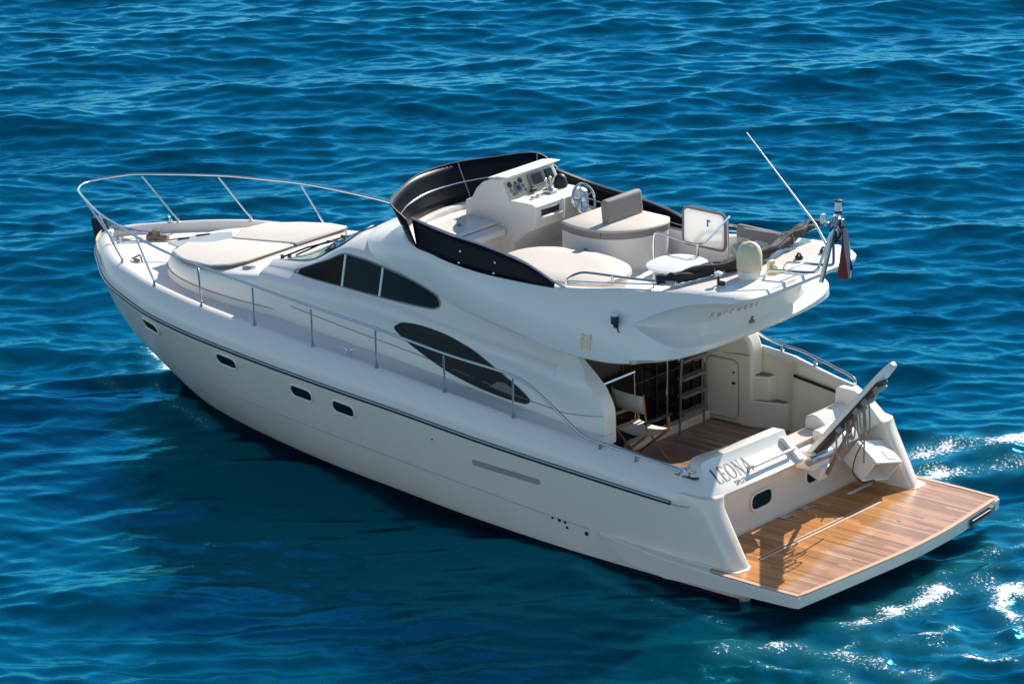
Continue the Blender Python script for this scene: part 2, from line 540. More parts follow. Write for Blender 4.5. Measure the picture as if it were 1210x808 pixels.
    rmp.inputs[6].default_value = WATER_A; rmp.inputs[7].default_value = WATER_B
    L.new(n1.outputs[0], rmp.inputs[0])
    fa0 = N.new("ShaderNodeAttribute"); fa0.attribute_name = "foam"
    aer = N.new("ShaderNodeMix"); aer.data_type = 'RGBA'; aer.inputs[7].default_value = (0.02, 0.16, 0.19, 1)
    L.new(fa0.outputs["Fac"], aer.inputs[0]); L.new(rmp.outputs[2], aer.inputs[6])
    L.new(aer.outputs[2], b.inputs["Base Color"])
    b.inputs["Roughness"].default_value = 0.05
    b.inputs["IOR"].default_value = 1.333
    b.inputs["Specular IOR Level"].default_value = 0.0
    b.subsurface_method = 'BURLEY'; b.inputs["Subsurface Weight"].default_value = 1.0; b.inputs["Subsurface Radius"].default_value = (0.6, 0.8, 1.0); b.inputs["Subsurface Scale"].default_value = 0.55
    # fine capillary ripples
    mp = N.new("ShaderNodeMapping"); mp.inputs["Rotation"].default_value = (0, 0, R(40.2)); mp.inputs["Scale"].default_value = (0.55, 1.0, 1.0)
    L.new(tc.outputs["Object"], mp.inputs["Vector"])
    n2 = N.new("ShaderNodeTexNoise"); n2.inputs["Scale"].default_value = 9.0; n2.inputs["Detail"].default_value = 5; n2.inputs["Roughness"].default_value = 0.55
    L.new(mp.outputs[0], n2.inputs["Vector"])
    bp = N.new("ShaderNodeBump"); bp.inputs["Strength"].default_value = 0.45; bp.inputs["Distance"].default_value = 0.02
    L.new(n2.outputs[0], bp.inputs["Height"]); L.new(bp.outputs[0], b.inputs["Normal"])
    # foam
    fa = N.new("ShaderNodeAttribute"); fa.attribute_name = "foam"
    n3 = N.new("ShaderNodeTexNoise"); n3.inputs["Scale"].default_value = 22.0; n3.inputs["Detail"].default_value = 7; n3.inputs["Roughness"].default_value = 0.72
    L.new(tc.outputs["Object"], n3.inputs["Vector"])
    n4 = N.new("ShaderNodeTexNoise"); n4.inputs["Scale"].default_value = 2.2; n4.inputs["Detail"].default_value = 3
    L.new(tc.outputs["Object"], n4.inputs["Vector"])
    def mth(op, a, c_=None, v=0.0):
        n = N.new("ShaderNodeMath"); n.operation = op; L.new(a, n.inputs[0])
        if c_ is not None: L.new(c_, n.inputs[1])
        else: n.inputs[1].default_value = v
        return n.outputs[0]
    f1 = mth('MULTIPLY', fa.outputs["Fac"], None, 0.34)
    f2 = mth('MULTIPLY', n4.outputs[0], None, 0.35)
    f3 = mth('ADD', n3.outputs[0], f1)
    f4 = mth('ADD', f3, f2)
    mr = N.new("ShaderNodeMapRange"); mr.inputs[1].default_value = 0.955; mr.inputs[2].default_value = 1.03
    L.new(f4, mr.inputs[0])
    gate = mth('MULTIPLY', fa.outputs["Fac"], None, 3.0)
    gate = mth('MINIMUM', gate, None, 1.0)
    fm = mth('MULTIPLY', mr.outputs[0], gate)
    gl = N.new("ShaderNodeBsdfGlossy"); gl.inputs["Roughness"].default_value = 0.06; gl.inputs["Color"].default_value = WATER_GLOSS
    L.new(bp.outputs[0], gl.inputs["Normal"])
    fz = N.new("ShaderNodeFresnel"); fz.inputs["IOR"].default_value = 1.9; L.new(bp.outputs[0], fz.inputs["Normal"])
    gmr = N.new("ShaderNodeMapRange"); gmr.inputs[1].default_value = 0.30; gmr.inputs[2].default_value = 0.78
    L.new(fz.outputs[0], gmr.inputs[0])
    gmx = N.new("ShaderNodeMix"); gmx.data_type = 'RGBA'; gmx.inputs[6].default_value = WATER_GLOSS; gmx.inputs[7].default_value = (0.50, 0.84, 1.0, 1)
    L.new(gmr.outputs[0], gmx.inputs[0]); fg = N.new("ShaderNodeMapRange"); fg.inputs[1].default_value = 0.70; fg.inputs[2].default_value = 1.0
    L.new(fa0.outputs["Fac"], fg.inputs[0])
    gm2 = N.new("ShaderNodeMix"); gm2.data_type = 'RGBA'; gm2.inputs[7].default_value = (0.40, 0.75, 1.0, 1)
    L.new(fg.outputs[0], gm2.inputs[0]); L.new(gmx.outputs[2], gm2.inputs[6]); L.new(gm2.outputs[2], gl.inputs["Color"])
    mw = N.new("ShaderNodeMixShader"); L.new(fz.outputs[0], mw.inputs[0]); L.new(b.outputs[0], mw.inputs[1]); L.new(gl.outputs[0], mw.inputs[2])
    fo = N.new("ShaderNodeBsdfPrincipled"); fo.inputs["Base Color"].default_value = (0.85, 0.88, 0.90, 1); fo.inputs["Roughness"].default_value = 0.55
    mx = N.new("ShaderNodeMixShader"); L.new(fm, mx.inputs[0]); L.new(mw.outputs[0], mx.inputs[1]); L.new(fo.outputs[0], mx.inputs[2])
    L.new(mx.outputs[0], out.inputs["Surface"])
    me.materials.append(m)
    return o
WATER_A = (0.0, 0.025, 0.040, 1)
WATER_B = (0.0, 0.038, 0.060, 1)
WATER_GLOSS = (0.03, 0.65, 1.0, 1)
build_sea()

# ================================================================== THE YACHT
# x: aft is +, bow is -; y: starboard +, port -; z up from the waterline
YA = thing("motor_yacht", "white flybridge motor yacht under way, with teak swim platform and raised gangway at its stern", "yacht", (-7.0, 0, 0))

_f_yR = interp([-14.98, -14.85, -14.5, -14.15, -13.8, -13.3, -12.8, -12, -11, -10, -9, -8, -5, -2.2, -1.5],
               [0.0, .32, .70, .99, 1.28, 1.60, 1.81, 2.06, 2.20, 2.255, 2.285, 2.29, 2.28, 2.22, 2.20])
def f_yR(x):
    x = float(x)
    if x < -14.85: return 0.32 * math.sqrt(max(0, (x + 14.98) / 0.13))
    return float(_f_yR(x))
_zR = interp([-14.98, -13.8, -12.8, -12, -11, -10, -9, -8, -7, -5.5, -4.2, -2.2, -1.5],
             [2.04, 2.01, 1.95, 1.88, 1.80, 1.725, 1.655, 1.585, 1.52, 1.405, 1.33, 1.225, 1.20])
def f_zR(x): return float(_zR(x))
_zD = interp([-14.98, -13.1, -12, -11, -9.9, -8.7, -7.5, -6.2, -5, -3.78, -2.36, -1.5],
             [2.24, 2.31, 2.28, 2.22, 2.15, 2.07, 2.0, 1.90, 1.79, 1.69, 1.56, 1.54])
def f_zD(x): return float(_zD(x))
_zK = interp([-15.1, -12.0, -10.5, -9, -7, -3.5], [0.16, 0.14, 0.10, 0.05, 0.03, 0.03])
def f_zdk(x): return f_zD(x) - float(_zK(x))
_yW = interp([-13.28, -12.99, -11.8, -10.05, -8.56, -7.4, -5.6, -3.6, -1.6], [0, .22, .80, 1.26, 1.54, 1.70, 1.95, 2.10, 2.12])
_k = interp([0, .124, .24, .42, .58, .76, 1], [0, .25, .45, .717, .887, .97, 1])

def hull_pt(u, q):
    """u 0 stem .. 1 stern; q 0 waterline .. 1 rub rail"""
    xr = -14.98 + 13.38 * u; xw = -13.28 + 11.68 * u
    yr, yw = f_yR(xr), float(_yW(xw))
    if q >= 0:
        x = xw + float(_k(q)) * (xr - xw)
        p = 0.62 + 0.75 * (1 - u) ** 3
        y = yw + (yr - yw) * q ** p
        z = q * f_zR(xr)
        # raked trailing edge of the quarter
        if u > 0.86:
            w = (u - 0.86) / 0.14
            x += w * w * (0.50 * max(0, min(1, (1.30 - max(z, .42)) / 0.88)))
    else:
        x = xw + q * -0.6 * (1 - u); y = yw * (1 + 0.25 * q); z = q * 0.9
    return Vector((x, -y, z))

def hull_xz(x, z):
    """port hull surface at world x, z (search over u)"""
    lo, hi = 0.0, 1.0
    for _ in range(40):
        mid = (lo + hi) / 2
        xr = -14.98 + 13.38 * mid
        q = z / f_zR(xr)
        if hull_pt(mid, q).x < x: lo = mid
        else: hi = mid
    return hull_pt((lo + hi) / 2, z / f_zR(-14.98 + 13.38 * lo))

def hull_frame(x, z):
    p = hull_xz(x, z)
    tx = (hull_xz(x + .05, z) - hull_xz(x - .05, z)).normalized()
    tz = (hull_xz(x, z + .04) - hull_xz(x, z - .04)).normalized()
    n = tx.cross(tz).normalized()
    if n.y > 0: n = -n
    return p, tx, tz, n

# ---- hull with the two raked quarters and the transom
us = [((k / 70.0) ** 1.7) for k in range(71)]
qs = [-0.5, -0.2, 0.0, 0.06, 0.12, 0.2, 0.3, 0.4, 0.5, 0.6, 0.7, 0.8, 0.9, 1.0]
mb = MB()
rings = []
for q in qs:
    ring = [hull_pt(u, q) for u in us]
    e = ring[-1]; ze = e.z
    # rounded trailing edge and inner face of the quarter
    yo = -e.y
    ring[-1] = Vector((e.x - 0.16, e.y, ze))
    ring.append(Vector((e.x - 0.06, -(yo - 0.035), ze)))
    ring.append(Vector((e.x - 0.005, -(yo - 0.11), ze)))
    ring.append(Vector((e.x + 0.02, -1.93, ze)))
    ring.append(Vector((e.x + 0.005, -1.885, ze)))
    ring.append(Vector((e.x - 0.04, -1.865, ze)))
    ring.append(Vector((-2.0, -1.86, ze)))
    ring.append(Vector((-2.0, 0, ze)))
    rings.append(ring)
rings.append([V3 + Vector((-.03, .035, .15)) for V3 in rings[-1]])
mb.add([p + Vector((0, 0, .0)) for p in rings[-1][-12:-1]], [tuple(range(11))])
mb.loft(rings); mb.mirror()
hull = mb.build("hull", 'gel', YA, angle=50)
# dark boot stripe just proud of the hull
mb = MB(); rings = []
for q in (-0.5, -0.2, -0.06, 0.0, 0.045, 0.075):
    rings.append([hull_pt(u, q) + Vector((-0.004 if u < .02 else 0, -0.006, 0)) for u in us])
mb.loft(rings); mb.mirror()
mb.build("boot_stripe", 'antifoul', hull)
# fine spray knuckle along the topsides
mb = MB()
pts = []
for k in range(60):
    x = -12.6 + k * (9.0 / 59)
    z = float(np.interp(x, [-12.6, -9, -5.42, -3.6], [0.95, 0.80, 0.62, 0.51]))
    pts.append(hull_xz(x, z) + Vector((0, -0.002, 0)))
mb.tube(pts, 0.0045, n=6); mb.build_sides("spray_knuckle", 'grey_line', hull)
# rub rail
mb = MB(); rings = []
for k in range(91):
    u = (k / 90) ** 1.8
    x = -14.98 + 12.80 * u
    y, z = f_yR(x), f_zR(x)
    rings.append([Vector((x - (.03 if u < .003 else 0), -(y - .02), z - .036)), Vector((x - (.03 if u < .003 else 0), -(y + .022), z - .030)), Vector((x - (.03 if u < .003 else 0), -(y + .03), z)), Vector((x - (.03 if u < .003 else 0), -(y + .022), z + .026)), Vector((x, -(y - .02), z + .034))])
mb.loft(rings, cap1=True); mb.mirror()
rub = mb.build("rub_rail", 'rubrail', hull)
mb = MB()
mb.tube([(-14.98 + 12.80 * ((k / 90) ** 1.8), -(f_yR(-14.98 + 12.80 * ((k / 90) ** 1.8)) + .027), f_zR(-14.98 + 12.80 * ((k / 90) ** 1.8)) + .012) for k in range(1, 91)], 0.012, n=6)
mb.build_sides("rub_strip", 'steel_dull', hull)

def oval_port(x, z, w, h, parent, tilt=0.0, recess=True):
    p, tx, tz, n = hull_frame(x, z)
    a = Matrix.Rotation(tilt, 3, n)
    tx = a @ tx; tz = a @ tz
    rr = rounded_rect(w, h, h * 0.48, 6)
    mb = MB(); mb.prism(on_plane(rr, p + n * 0.004, tx, tz), n * 0.006)
    o = mb.build("porthole", 'glass', parent)
    mb = MB()
    mb.tube(on_plane(rounded_rect(w + .03, h + .03, h * .5, 6), p + n * 0.006, tx, tz), 0.017, n=8, closed=True)
    mb.build("porthole_rim", 'gel_bounce', o) if False else mb.build("porthole_rim", 'gel_bounce', parent)
    return o
PORTS = [(-12.15, 1.65), (-10.37, 1.53), (-8.85, 1.37), (-8.03, 1.31)]
for x, z in PORTS: oval_port(x, z, 0.40, 0.17, hull, tilt=R(-4))
# long engine-room vent slot
p, tx, tz, n = hull_frame(-5.02, 1.03)
mb = MB(); mb.prism(on_plane(rounded_rect(1.22, 0.085, 0.042, 5), p + n * 0.003, (tx + tz * -0.02).normalized(), tz), n * 0.006)
mb.build("vent_slot", 'grey_line', hull)
for x, z, rr in ((-4.24, .53, .017), (-4.12, .52, .025), (-4.02, .51, .022), (-3.99, .44, .02), (-3.65, .43, .032), (-13.25 + 1.4, 2.0, .014), (-6.35, 1.22, .012)):
    p, tx, tz, n = hull_frame(x, min(z, f_zR(x) - .05))
    mb = MB(); mb.lathe([(rr, 0), (rr, .012), (rr * .6, .016)], p - n * .003, n=14, axis=n)
    mb.build("drain_fitting", 'black', hull)

# ---- moulded side cap (bulwark) from the rub rail up to the deck edge and round the stern quarter
def cap_section(x):
    y, z, zd = f_yR(x), f_zR(x), f_zD(x)
    w = min(1.0, y / 1.2)
    ins = 0.25 * (0.35 + 0.65 * w)
    hh = zd - z
    zk = f_zdk(x)
    def P(dy, zz): return Vector((x + (1 - w) * dy * 0.9, -max(0, y - dy * (0.3 + .7 * w)), zz))
    return [P(0.0, z + .0), P(-.012, z + hh * .22), P(.02, z + hh * .5), P(.07, z + hh * .74), P(.14, z + hh * .92), P(.20, zd - .004),
            P(.25, zd), P(.285, zd - .02), P(.30, zk - .03)]
mb = MB(); rings = []
for k in range(81):
    x = -14.98 + 12.78 * ((k / 80) ** 1.7)
    rings.append(cap_section(x))
V = Vector
def rounded_cap(ob, to, ti, ib, bul=0.03):
    """nine points matching cap_section"""
    o = (to - ob)
    nrm = V((o.z, 0, -o.x))
    return [ob, ob.lerp(to, .22) + (ob - ti).normalized() * bul, ob.lerp(to, .5) + (ob - ti).normalized() * bul, ob.lerp(to, .78) + (ob - ti).normalized() * bul * .9,
            to.lerp(ob, .06) + V((0, 0, .0)), to.lerp(ti, .12), ti.lerp(to, .12), ti + (ib - ti) * .05, ib]
rings.append(rounded_cap(V((-2.0, -2.215, 1.225)), V((-2.06, -2.00, 1.54)), V((-2.12, -1.83, 1.55)), V((-2.3, -1.80, .84))))
rings.append(rounded_cap(V((-1.80, -2.195, 1.25)), V((-2.0, -1.96, 1.55)), V((-2.2, -1.80, 1.56)), V((-2.3, -1.78, .84))))
rings.append(rounded_cap(V((-1.66, -2.12, 1.28)), V((-1.95, -1.90, 1.58)), V((-2.22, -1.77, 1.58)), V((-2.3, -1.76, .84)), .015))
rings.append(rounded_cap(V((-1.60, -1.99, 1.30)), V((-1.93, -1.84, 1.61)), V((-2.23, -1.74, 1.61)), V((-2.3, -1.74, .84)), .004))
rings.append(rounded_cap(V((-1.59, -1.86, 1.325)), V((-1.93, -1.74, 1.625)), V((-2.23, -1.70, 1.62)), V((-2.3, -1.70, .84)), .0))
rings.append(rounded_cap(V((-1.59, -1.80, 1.345)), V((-1.93, -1.68, 1.63)), V((-2.23, -1.60, 1.62)), V((-2.3, -1.60, .84)), .0))
mb.loft(rings)
port_n = len(mb.v)
# port only: the name board of the transom runs on to the passerelle
r0 = rounded_cap(V((-1.59, -1.78, 1.36)), V((-1.93, -1.66, 1.63)), V((-2.23, -1.58, 1.62)), V((-2.3, -1.58, .84)), .0)
mb.mirror()
rr = [rings[-1], rounded_cap(V((-1.57, -0.9, 1.345)), V((-1.91, -0.9, 1.62)), V((-2.15, -0.9, 1.61)), V((-2.28, -0.9, .84)), .0),
      rounded_cap(V((-1.57, 0.02, 1.34)), V((-1.90, -0.02, 1.60)), V((-2.15, -0.02, 1.59)), V((-2.28, 0, .84)), .0)]
mb.loft(rr, cap1=True)
# underside ledge back to the transom wall
mb.add([(-1.59, -1.88, 1.34), (-1.57, 0.02, 1.338), (-2.0, 0.02, 1.34), (-2.0, -1.88, 1.335)], [(0, 1, 2, 3)])
mb.add([V((p.x, -p.y, p.z)) for p in rings[-1]], [tuple(range(9))])
def stbd_rise(x): return float(np.interp(x, [-5.4, -4.2, -3.2, -2.3, -1.75, -1.5], [0, .28, .30, .20, .12, .05]))
nv_ = []
for x, y, z in mb.v:
    if x > -5.4:
        f = min(1, max(0, (z - f_zR(min(x, -1.6)) - .03) / .30))
        if y > 1.0: z += stbd_rise(x) * f
        elif x > -3.9 and y > -2.0 and x < -1.92: z += .09 * f * min(1, (x + 3.9) / .4)
    nv_.append((x, y, z))
mb.v = nv_
cap = mb.build("bulwark_moulding", 'cap', YA, angle=45)
from mathutils.bvhtree import BVHTree
cap_bvh = BVHTree.FromPolygons([v.co.copy() for v in cap.data.vertices], [tuple(p.vertices) for p in cap.data.polygons])
def snap(obj, n):
    """lay flat lettering on the curved name board"""
    vs = obj.v if isinstance(obj, MB) else [v.co.copy() for v in obj.data.vertices]
    out = []
    for v in vs:
        v = Vector(v)
        hit = cap_bvh.ray_cast(v + n * .12, -n, .4)
        out.append(v if hit[0] is None else hit[0] + n * (.0035 if isinstance(obj, MB) else .0035))
    if isinstance(obj, MB):
        k = len(out); obj.v = [tuple(o) for o in out]
    else:
        for v, o in zip(obj.data.vertices, out): v.co = o
# seam below the quarter cap
mb = MB()
mb.tube(spline([(-2.18, -2.224, 1.205), (-1.95, -2.217, 1.215), (-1.78, -2.17, 1.24), (-1.66, -2.08, 1.265), (-1.60, -1.95, 1.30), (-1.585, -1.88, 1.325)], 6), 0.008, n=6); mb.build_sides("cap_seam", 'grey_line', cap)

# transom wall (vertical, under the name board) sits behind the ledge
mb = MB()
mb.loft([[V((-1.995, -1.87, .40)), V((-1.995, -1.87, 1.36))], [V((-1.995, 1.87, .40)), V((-1.995, 1.87, 1.36))]])
mb.add([(-1.99, 0.02, 1.36), (-1.99, 1.87, 1.36), (-2.3, 1.87, 1.36), (-2.3, 0.02, 1.36)], [(0, 1, 2, 3)])
mb.add([(-2.3, 0.02, .84), (-2.3, 1.87, .84), (-2.3, 1.87, 1.36), (-2.3, 0.02, 1.36)], [(0, 1, 2, 3)])
transom = mb.build("transom", 'gel', YA, smooth=False)
for yc, zc in ((-0.46, 0.80), (0.80, 0.815)):
    mb = MB(); mb.prism([V((-1.988, yc + a, zc + b_)) for a, b_ in rounded_rect(.44, .20, .095, 6)], (0.008, 0, 0))
    o = mb.build("transom_window", 'glass', transom)
    mb = MB(); mb.tube([V((-1.984, yc + a, zc + b_)) for a, b_ in rounded_rect(.49, .25, .115, 6)], .020, n=8, closed=True)
    mb.build("window_rim", 'cap', transom)
# moulded lid and helm block on the starboard half of the transom top
mb = MB()
mb.prism([V((-2.30, .95, 1.36)), V((-2.30, .95, 1.53)), V((-2.18, .95, 1.58)), V((-2.08, .95, 1.57)), V((-1.90, .95, 1.42)), V((-1.86, .95, 1.36))], (0, .88, 0))
mb.build("transom_locker", 'cap', transom, bevel=.03, segs=3)
mb = MB()
mb.prism([V((-1.99, .70, 1.22)), V((-1.99, .70, 1.46)), V((-1.90, .70, 1.47)), V((-1.68, .70, 1.38)), V((-1.62, .70, 1.26)), V((-1.68, .70, 1.22))], (0, .62, 0))
lb = mb.build("transom_shelf", 'cap', transom, bevel=.025, segs=3)
mb = MB(); mb.box((-1.642, 1.12, 1.325), (.02, .10, .05), rot=(0, R(-26), 0)); mb.build("push_button", 'ink', transom)
# name lettering
def stroke_letter(mb, polys, o, ux, uy, sc, d=0.001):
    n = Vector(ux).cross(Vector(uy)).normalized()
    for poly in polys:
        pts = on_plane([(a * sc, b_ * sc) for a, b_ in poly], Vector(o) + n * 0.005, ux, uy)
        mb.add(pts, [tuple(range(len(pts)))])
def ribbon(pts, ws):
    L_, R_ = [], []
    for i, (p, w) in enumerate(zip(pts, ws)):
        a = Vector(pts[max(0, i - 1)]); b_ = Vector(pts[min(len(pts) - 1, i + 1)])
        t = (b_ - a).normalized(); nn = Vector((-t.y, t.x))
        L_.append(tuple(Vector(p) + nn * w / 2)); R_.append(tuple(Vector(p) - nn * w / 2))
    return [[L_[i], L_[i + 1], R_[i + 1], R_[i]] for i in range(len(pts) - 1)]
TH, TN = .115, .042
def serif(x, y, w=.2): return [(x - w / 2, y - .014), (x + w / 2, y - .014), (x + w / 2, y + .014), (x - w / 2, y + .014)]
def bar(x0, y0, x1, y1, w): return ribbon([(x0, y0), (x1, y1)], [w, w])[0]
GL = {
 'L': (0.52, [bar(.14, 0, .14, 1, TH), serif(.14, 1), bar(.05, .014, .46, .014, TN), bar(.46, 0, .49, .22, TN)]),
 'E': (0.56, [bar(.14, 0, .14, 1, TH), bar(.05, .986, .46, .986, TN), bar(.46, 1, .48, .82, TN), bar(.14, .52, .36, .52, TN), bar(.36, .42, .36, .62, TN), bar(.05, .014, .46, .014, TN), bar(.46, 0, .50, .22, TN)]),
 'O': (0.68, ribbon([(.33 + .29 * math.sin(a), .5 + .5 * math.cos(a)) for a in [2 * math.pi * k / 28 for k in range(29)]], [TN + (TH - TN) * abs(math.sin(2 * math.pi * k / 28)) ** 1.5 for k in range(29)])),
 'N': (0.66, [bar(.12, 0, .12, 1, TN), serif(.12, .01, .16), serif(.10, .99, .18), bar(.12, 1, .54, 0, TH), bar(.54, 0, .54, 1, TN), serif(.54, .99, .16)]),
 'A': (0.62, [bar(.05, 0, .31, 1, TN), bar(.31, 1, .56, 0, TH), serif(.05, .012, .16), serif(.56, .012, .18), bar(.13, .34, .46, .34, TN)]),
}
mb = MB()
fo = V((-1.597, -1.80, 1.365)); fuy = (V((-1.93, -1.70, 1.63)) - V((-1.59, -1.80, 1.345))).normalized()
fux = V((0.022, 1, 0.0)).normalized(); fn = fux.cross(fuy).normalized()
fuy = fn.cross(fux).normalized()
hL = 0.235
x0 = 0.03
for ch in "LEONA":
    adv, polys = GL[ch]
    stroke_letter(mb, polys, fo + fux * x0 + fuy * 0.145, fux, fuy, hL)
    x0 += adv * hL + .012
snap(mb, fn)
mb.build("name_lettering", 'ink', transom, smooth=False, fix=False)
def text_mesh(body, size, o, ux, uy, depth, m_, parent, name, space=1.0):
    cu = bpy.data.curves.new(name, 'FONT'); cu.body = body; cu.size = size; cu.extrude = depth; cu.space_character = space
    ob = bpy.data.objects.new("tmp_text", cu); COL.objects.link(ob)
    dg = bpy.context.evaluated_depsgraph_get(); dg.update()
    me = bpy.data.meshes.new_from_object(ob.evaluated_get(dg))
    bpy.data.objects.remove(ob); bpy.data.curves.remove(cu)
    ux = Vector(ux).normalized(); n = ux.cross(Vector(uy)).normalized(); uy = n.cross(ux)
    mt = Matrix((ux, uy, n)).transposed().to_4x4(); mt.translation = Vector(o) + n * (depth + .001)
    me.transform(mt); me.name = name
    me.materials.clear(); me.materials.append(M[m_])
    ob = bpy.data.objects.new(name, me); COL.objects.link(ob); attach(ob, parent)
    return ob
text_mesh("SPLIT", 0.105, fo + fux * 0.30 + fuy * 0.035, fux, fuy, 0.0015, 'ink', transom, "port_lettering")
snap(bpy.data.objects['port_lettering'], fn)
# chrome grab rail on the name board
mb = MB()
a0 = V((-1.745, -0.98, 1.56)); a1 = V((-1.73, -0.10, 1.56))
a0 = V((-1.66, -1.08, 1.52)); a1 = V((-1.66, -0.16, 1.515))
mb.tube([a0.lerp(a1, k / 14) for k in range(15)], .022, n=12)
for e in (a0, a1): mb.tube([e + V((-.12, 0, -.06)), e + V((0, 0, 0))], .022, n=8)
mb.build("transom_grab_rail", 'satin', transom)
mb = MB(); mb.prism([V((-1.575, -.20, 1.34)), V((-1.91, -.20, 1.61)), V((-1.84, -.20, 1.64)), V((-1.54, -.20, 1.37))], (0, .13, 0)); mb.build("hinge_fairing", 'cap', transom, bevel=.02)

# ---- swim platform
plan = [(-3.75, 2.125), (-3.4, 2.20), (-2.9, 2.27), (-2.2, 2.33), (-1.4, 2.37), (-0.6, 2.385), (-0.05, 2.37), (0.02, 2.35)]
edge = spline([(0.02, -2.35, 0), (0.09, -1.5, 0), (0.17, -0.4, 0), (0.19, 0.2, 0), (0.17, 0.9, 0), (0.10, 1.6, 0), (0.02, 2.35, 0)], 6)
def ztop(x): return float(np.interp(x, [-3.75, -2.8, -2.1, 0.3], [.53, .475, .45, .45]))
def zbot(x): return float(np.interp(x, [-3.75, -3.3, -2.8, -2.0, -1.2, 0.3], [.52, .34, .16, .15, .24, .27]))
ol = [V((x, -y, 0)) for x, y in plan[:-1]] + edge + [V((x, y, 0)) for x, y in plan[:-1][::-1]]
def shrink(p, d):
    q = p.copy()
    q.y -= math.copysign(min(abs(q.y), d), q.y) if abs(q.y) > 1.9 else 0
    if q.x > -0.08: q.x -= d
    return q
mb = MB()
r_in = [V((shrink(p, .05).x, shrink(p, .05).y, ztop(p.x))) for p in ol]
r_t1 = [V((shrink(p, .015).x, shrink(p, .015).y, ztop(p.x) - .004)) for p in ol]
r_t2 = [V((p.x, p.y, ztop(p.x) - .02)) for p in ol]
r_b1 = [V((shrink(p, .01).x, shrink(p, .01).y, zbot(p.x) + .02)) for p in ol]
r_b2 = [V((shrink(p, .05).x, shrink(p, .05).y, zbot(p.x))) for p in ol]
mb.loft([r_in, r_t1, r_t2, r_b1, r_b2])
# top (moulded margin) and bottom: strips between port and starboard
n = len(ol)
for ring in (r_in, r_b2):
    V_ = ring; F_ = [(i, i + 1, n - 2 - i, n - 1 - i) for i in range(n // 2 - 1 + (n % 2))]
    F_ = [f for f in F_ if len(set(f)) >= 3 and f[1] < f[2] or f[1] == f[2]]
    F2 = []
    for f in F_:
        g = []
        for i in f:
            if i not in g: g.append(i)
        if len(g) >= 3: F2.append(tuple(g))
    mb.add(V_, F2)
plat = mb.build("swim_platform", 'gel', YA, angle=40)
# teak laid sheet, 4 mm proud
tk = [V((-1.45, -2.31, .456))] + [V((-0.6, -2.325, .456))] + [V((p.x - .045, p.y * .982, .456)) for p in edge] + [V((-0.6, 2.325, .456)), V((-1.45, 2.31, .456)), V((-1.5, 2.25, .456)), V((-1.5, 1.9, .456)), V((-1.93, 1.84, .456)), V((-1.93, -1.84, .456)), V((-1.5, -1.9, .456)), V((-1.5, -2.25, .456))]
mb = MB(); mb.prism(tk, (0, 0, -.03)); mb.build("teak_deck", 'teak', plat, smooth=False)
# pale margin board round the teak
mb = MB()
bd = [V((-1.42, -2.32, .458))] + [V((-0.6, -2.335, .458))] + [V((p.x - .03, p.y * .986, .458)) for p in edge] + [V((-0.6, 2.335, .458)), V((-1.42, 2.32, .458))]
rings = []
for i, p in enumerate(bd):
    t = (bd[min(i + 1, len(bd) - 1)] - bd[max(i - 1, 0)]).normalized(); nn = V((-t.y, t.x, 0)) * .034
    rings.append([p - nn, p - nn + V((0, 0, .006)), p + nn + V((0, 0, .006)), p + nn])
mb.loft(rings, close=True, cap0=True, cap1=True); mb.build("margin_board", 'teak_plain', plat, angle=30)
# flush fittings of the platform: transverse batten over the folding ladder, hinges, pale strips
mb = MB(); mb.box((-1.16, -.20, .461), (.045, 2.75, .012)); mb.box((-1.23, -.20, .460), (.03, 2.75, .008)); mb.build("platform_batten", 'teak_plain', plat, bevel=.003)
mb = MB(); mb.box((-1.195, -.20, .4585), (.02, 2.75, .006)); mb.build("batten_gap", 'black', plat)
mb = MB(); mb.box((-1.70, 1.45, .461), (.05, .55, .012)); mb.build("platform_strip", 'white', plat, bevel=.003)
mb = MB(); mb.box((-1.62, -1.62, .461), (.05, .40, .012)); mb.build("platform_strip", 'white', plat, bevel=.003)
for x, y in ((-1.28, .30), (-1.40, -.52), (-.55, .75)):
    mb = MB(); mb.lathe([(.028, 0), (.028, .006), (.01, .008)], (x, y, .457), n=12); mb.build("deck_fitting", 'steel_dull', plat)
for yc in (-.1, .35):
    mb = MB(); mb.box((-1.86, yc, .464), (.12, .16, .014)); mb.box((-1.80, yc + .12, .464), (.05, .06, .014)); mb.build("platform_hinge", 'steel_dull', plat, bevel=.004)
# recess for the telescopic ladder in the aft edge (starboard)
mb = MB()
def edge_x(y): return float(np.interp(y, [-2.35, -1.5, -.4, .2, .9, 1.6, 2.35], [.02, .09, .17, .19, .17, .10, .02]))
A = []
for y in np.linspace(1.45, 2.18, 8): A.append(y)
mb.loft([[V((edge_x(y) + .02, y, .30)), V((edge_x(y) + .02, y, .41))] for y in A]); 
lr = mb.build("ladder_recess", 'black', plat)
mb = MB()
mb.tube([(edge_x(y) + .032, y, .385) for y in np.linspace(1.5, 2.1, 6)], .009, n=8)
mb.tube([(edge_x(y) + .032, y, .33) for y in np.linspace(1.5, 2.1, 6)], .009, n=8)
mb.box((edge_x(2.08) + .015, 2.08, .365), (.05, .10, .09)); mb.build("boarding_ladder", 'grey', plat)
# raised teak ring at the foot of the starboard quarter is bare gelcoat
for sgn in (-1, 1):
    mb = MB()
    mb.prism([V((-1.09, sgn * 2.18, .450)), V((-1.07, sgn * 1.95, .450)), V((-1.13, sgn * 1.84, .450)), V((-1.98, sgn * 1.84, .450)), V((-1.98, sgn * 2.22, .450)), V((-1.2, sgn * 2.22, .450))], (0, 0, .014))
    mb.build("quarter_foot", 'cap', plat, bevel=.006)

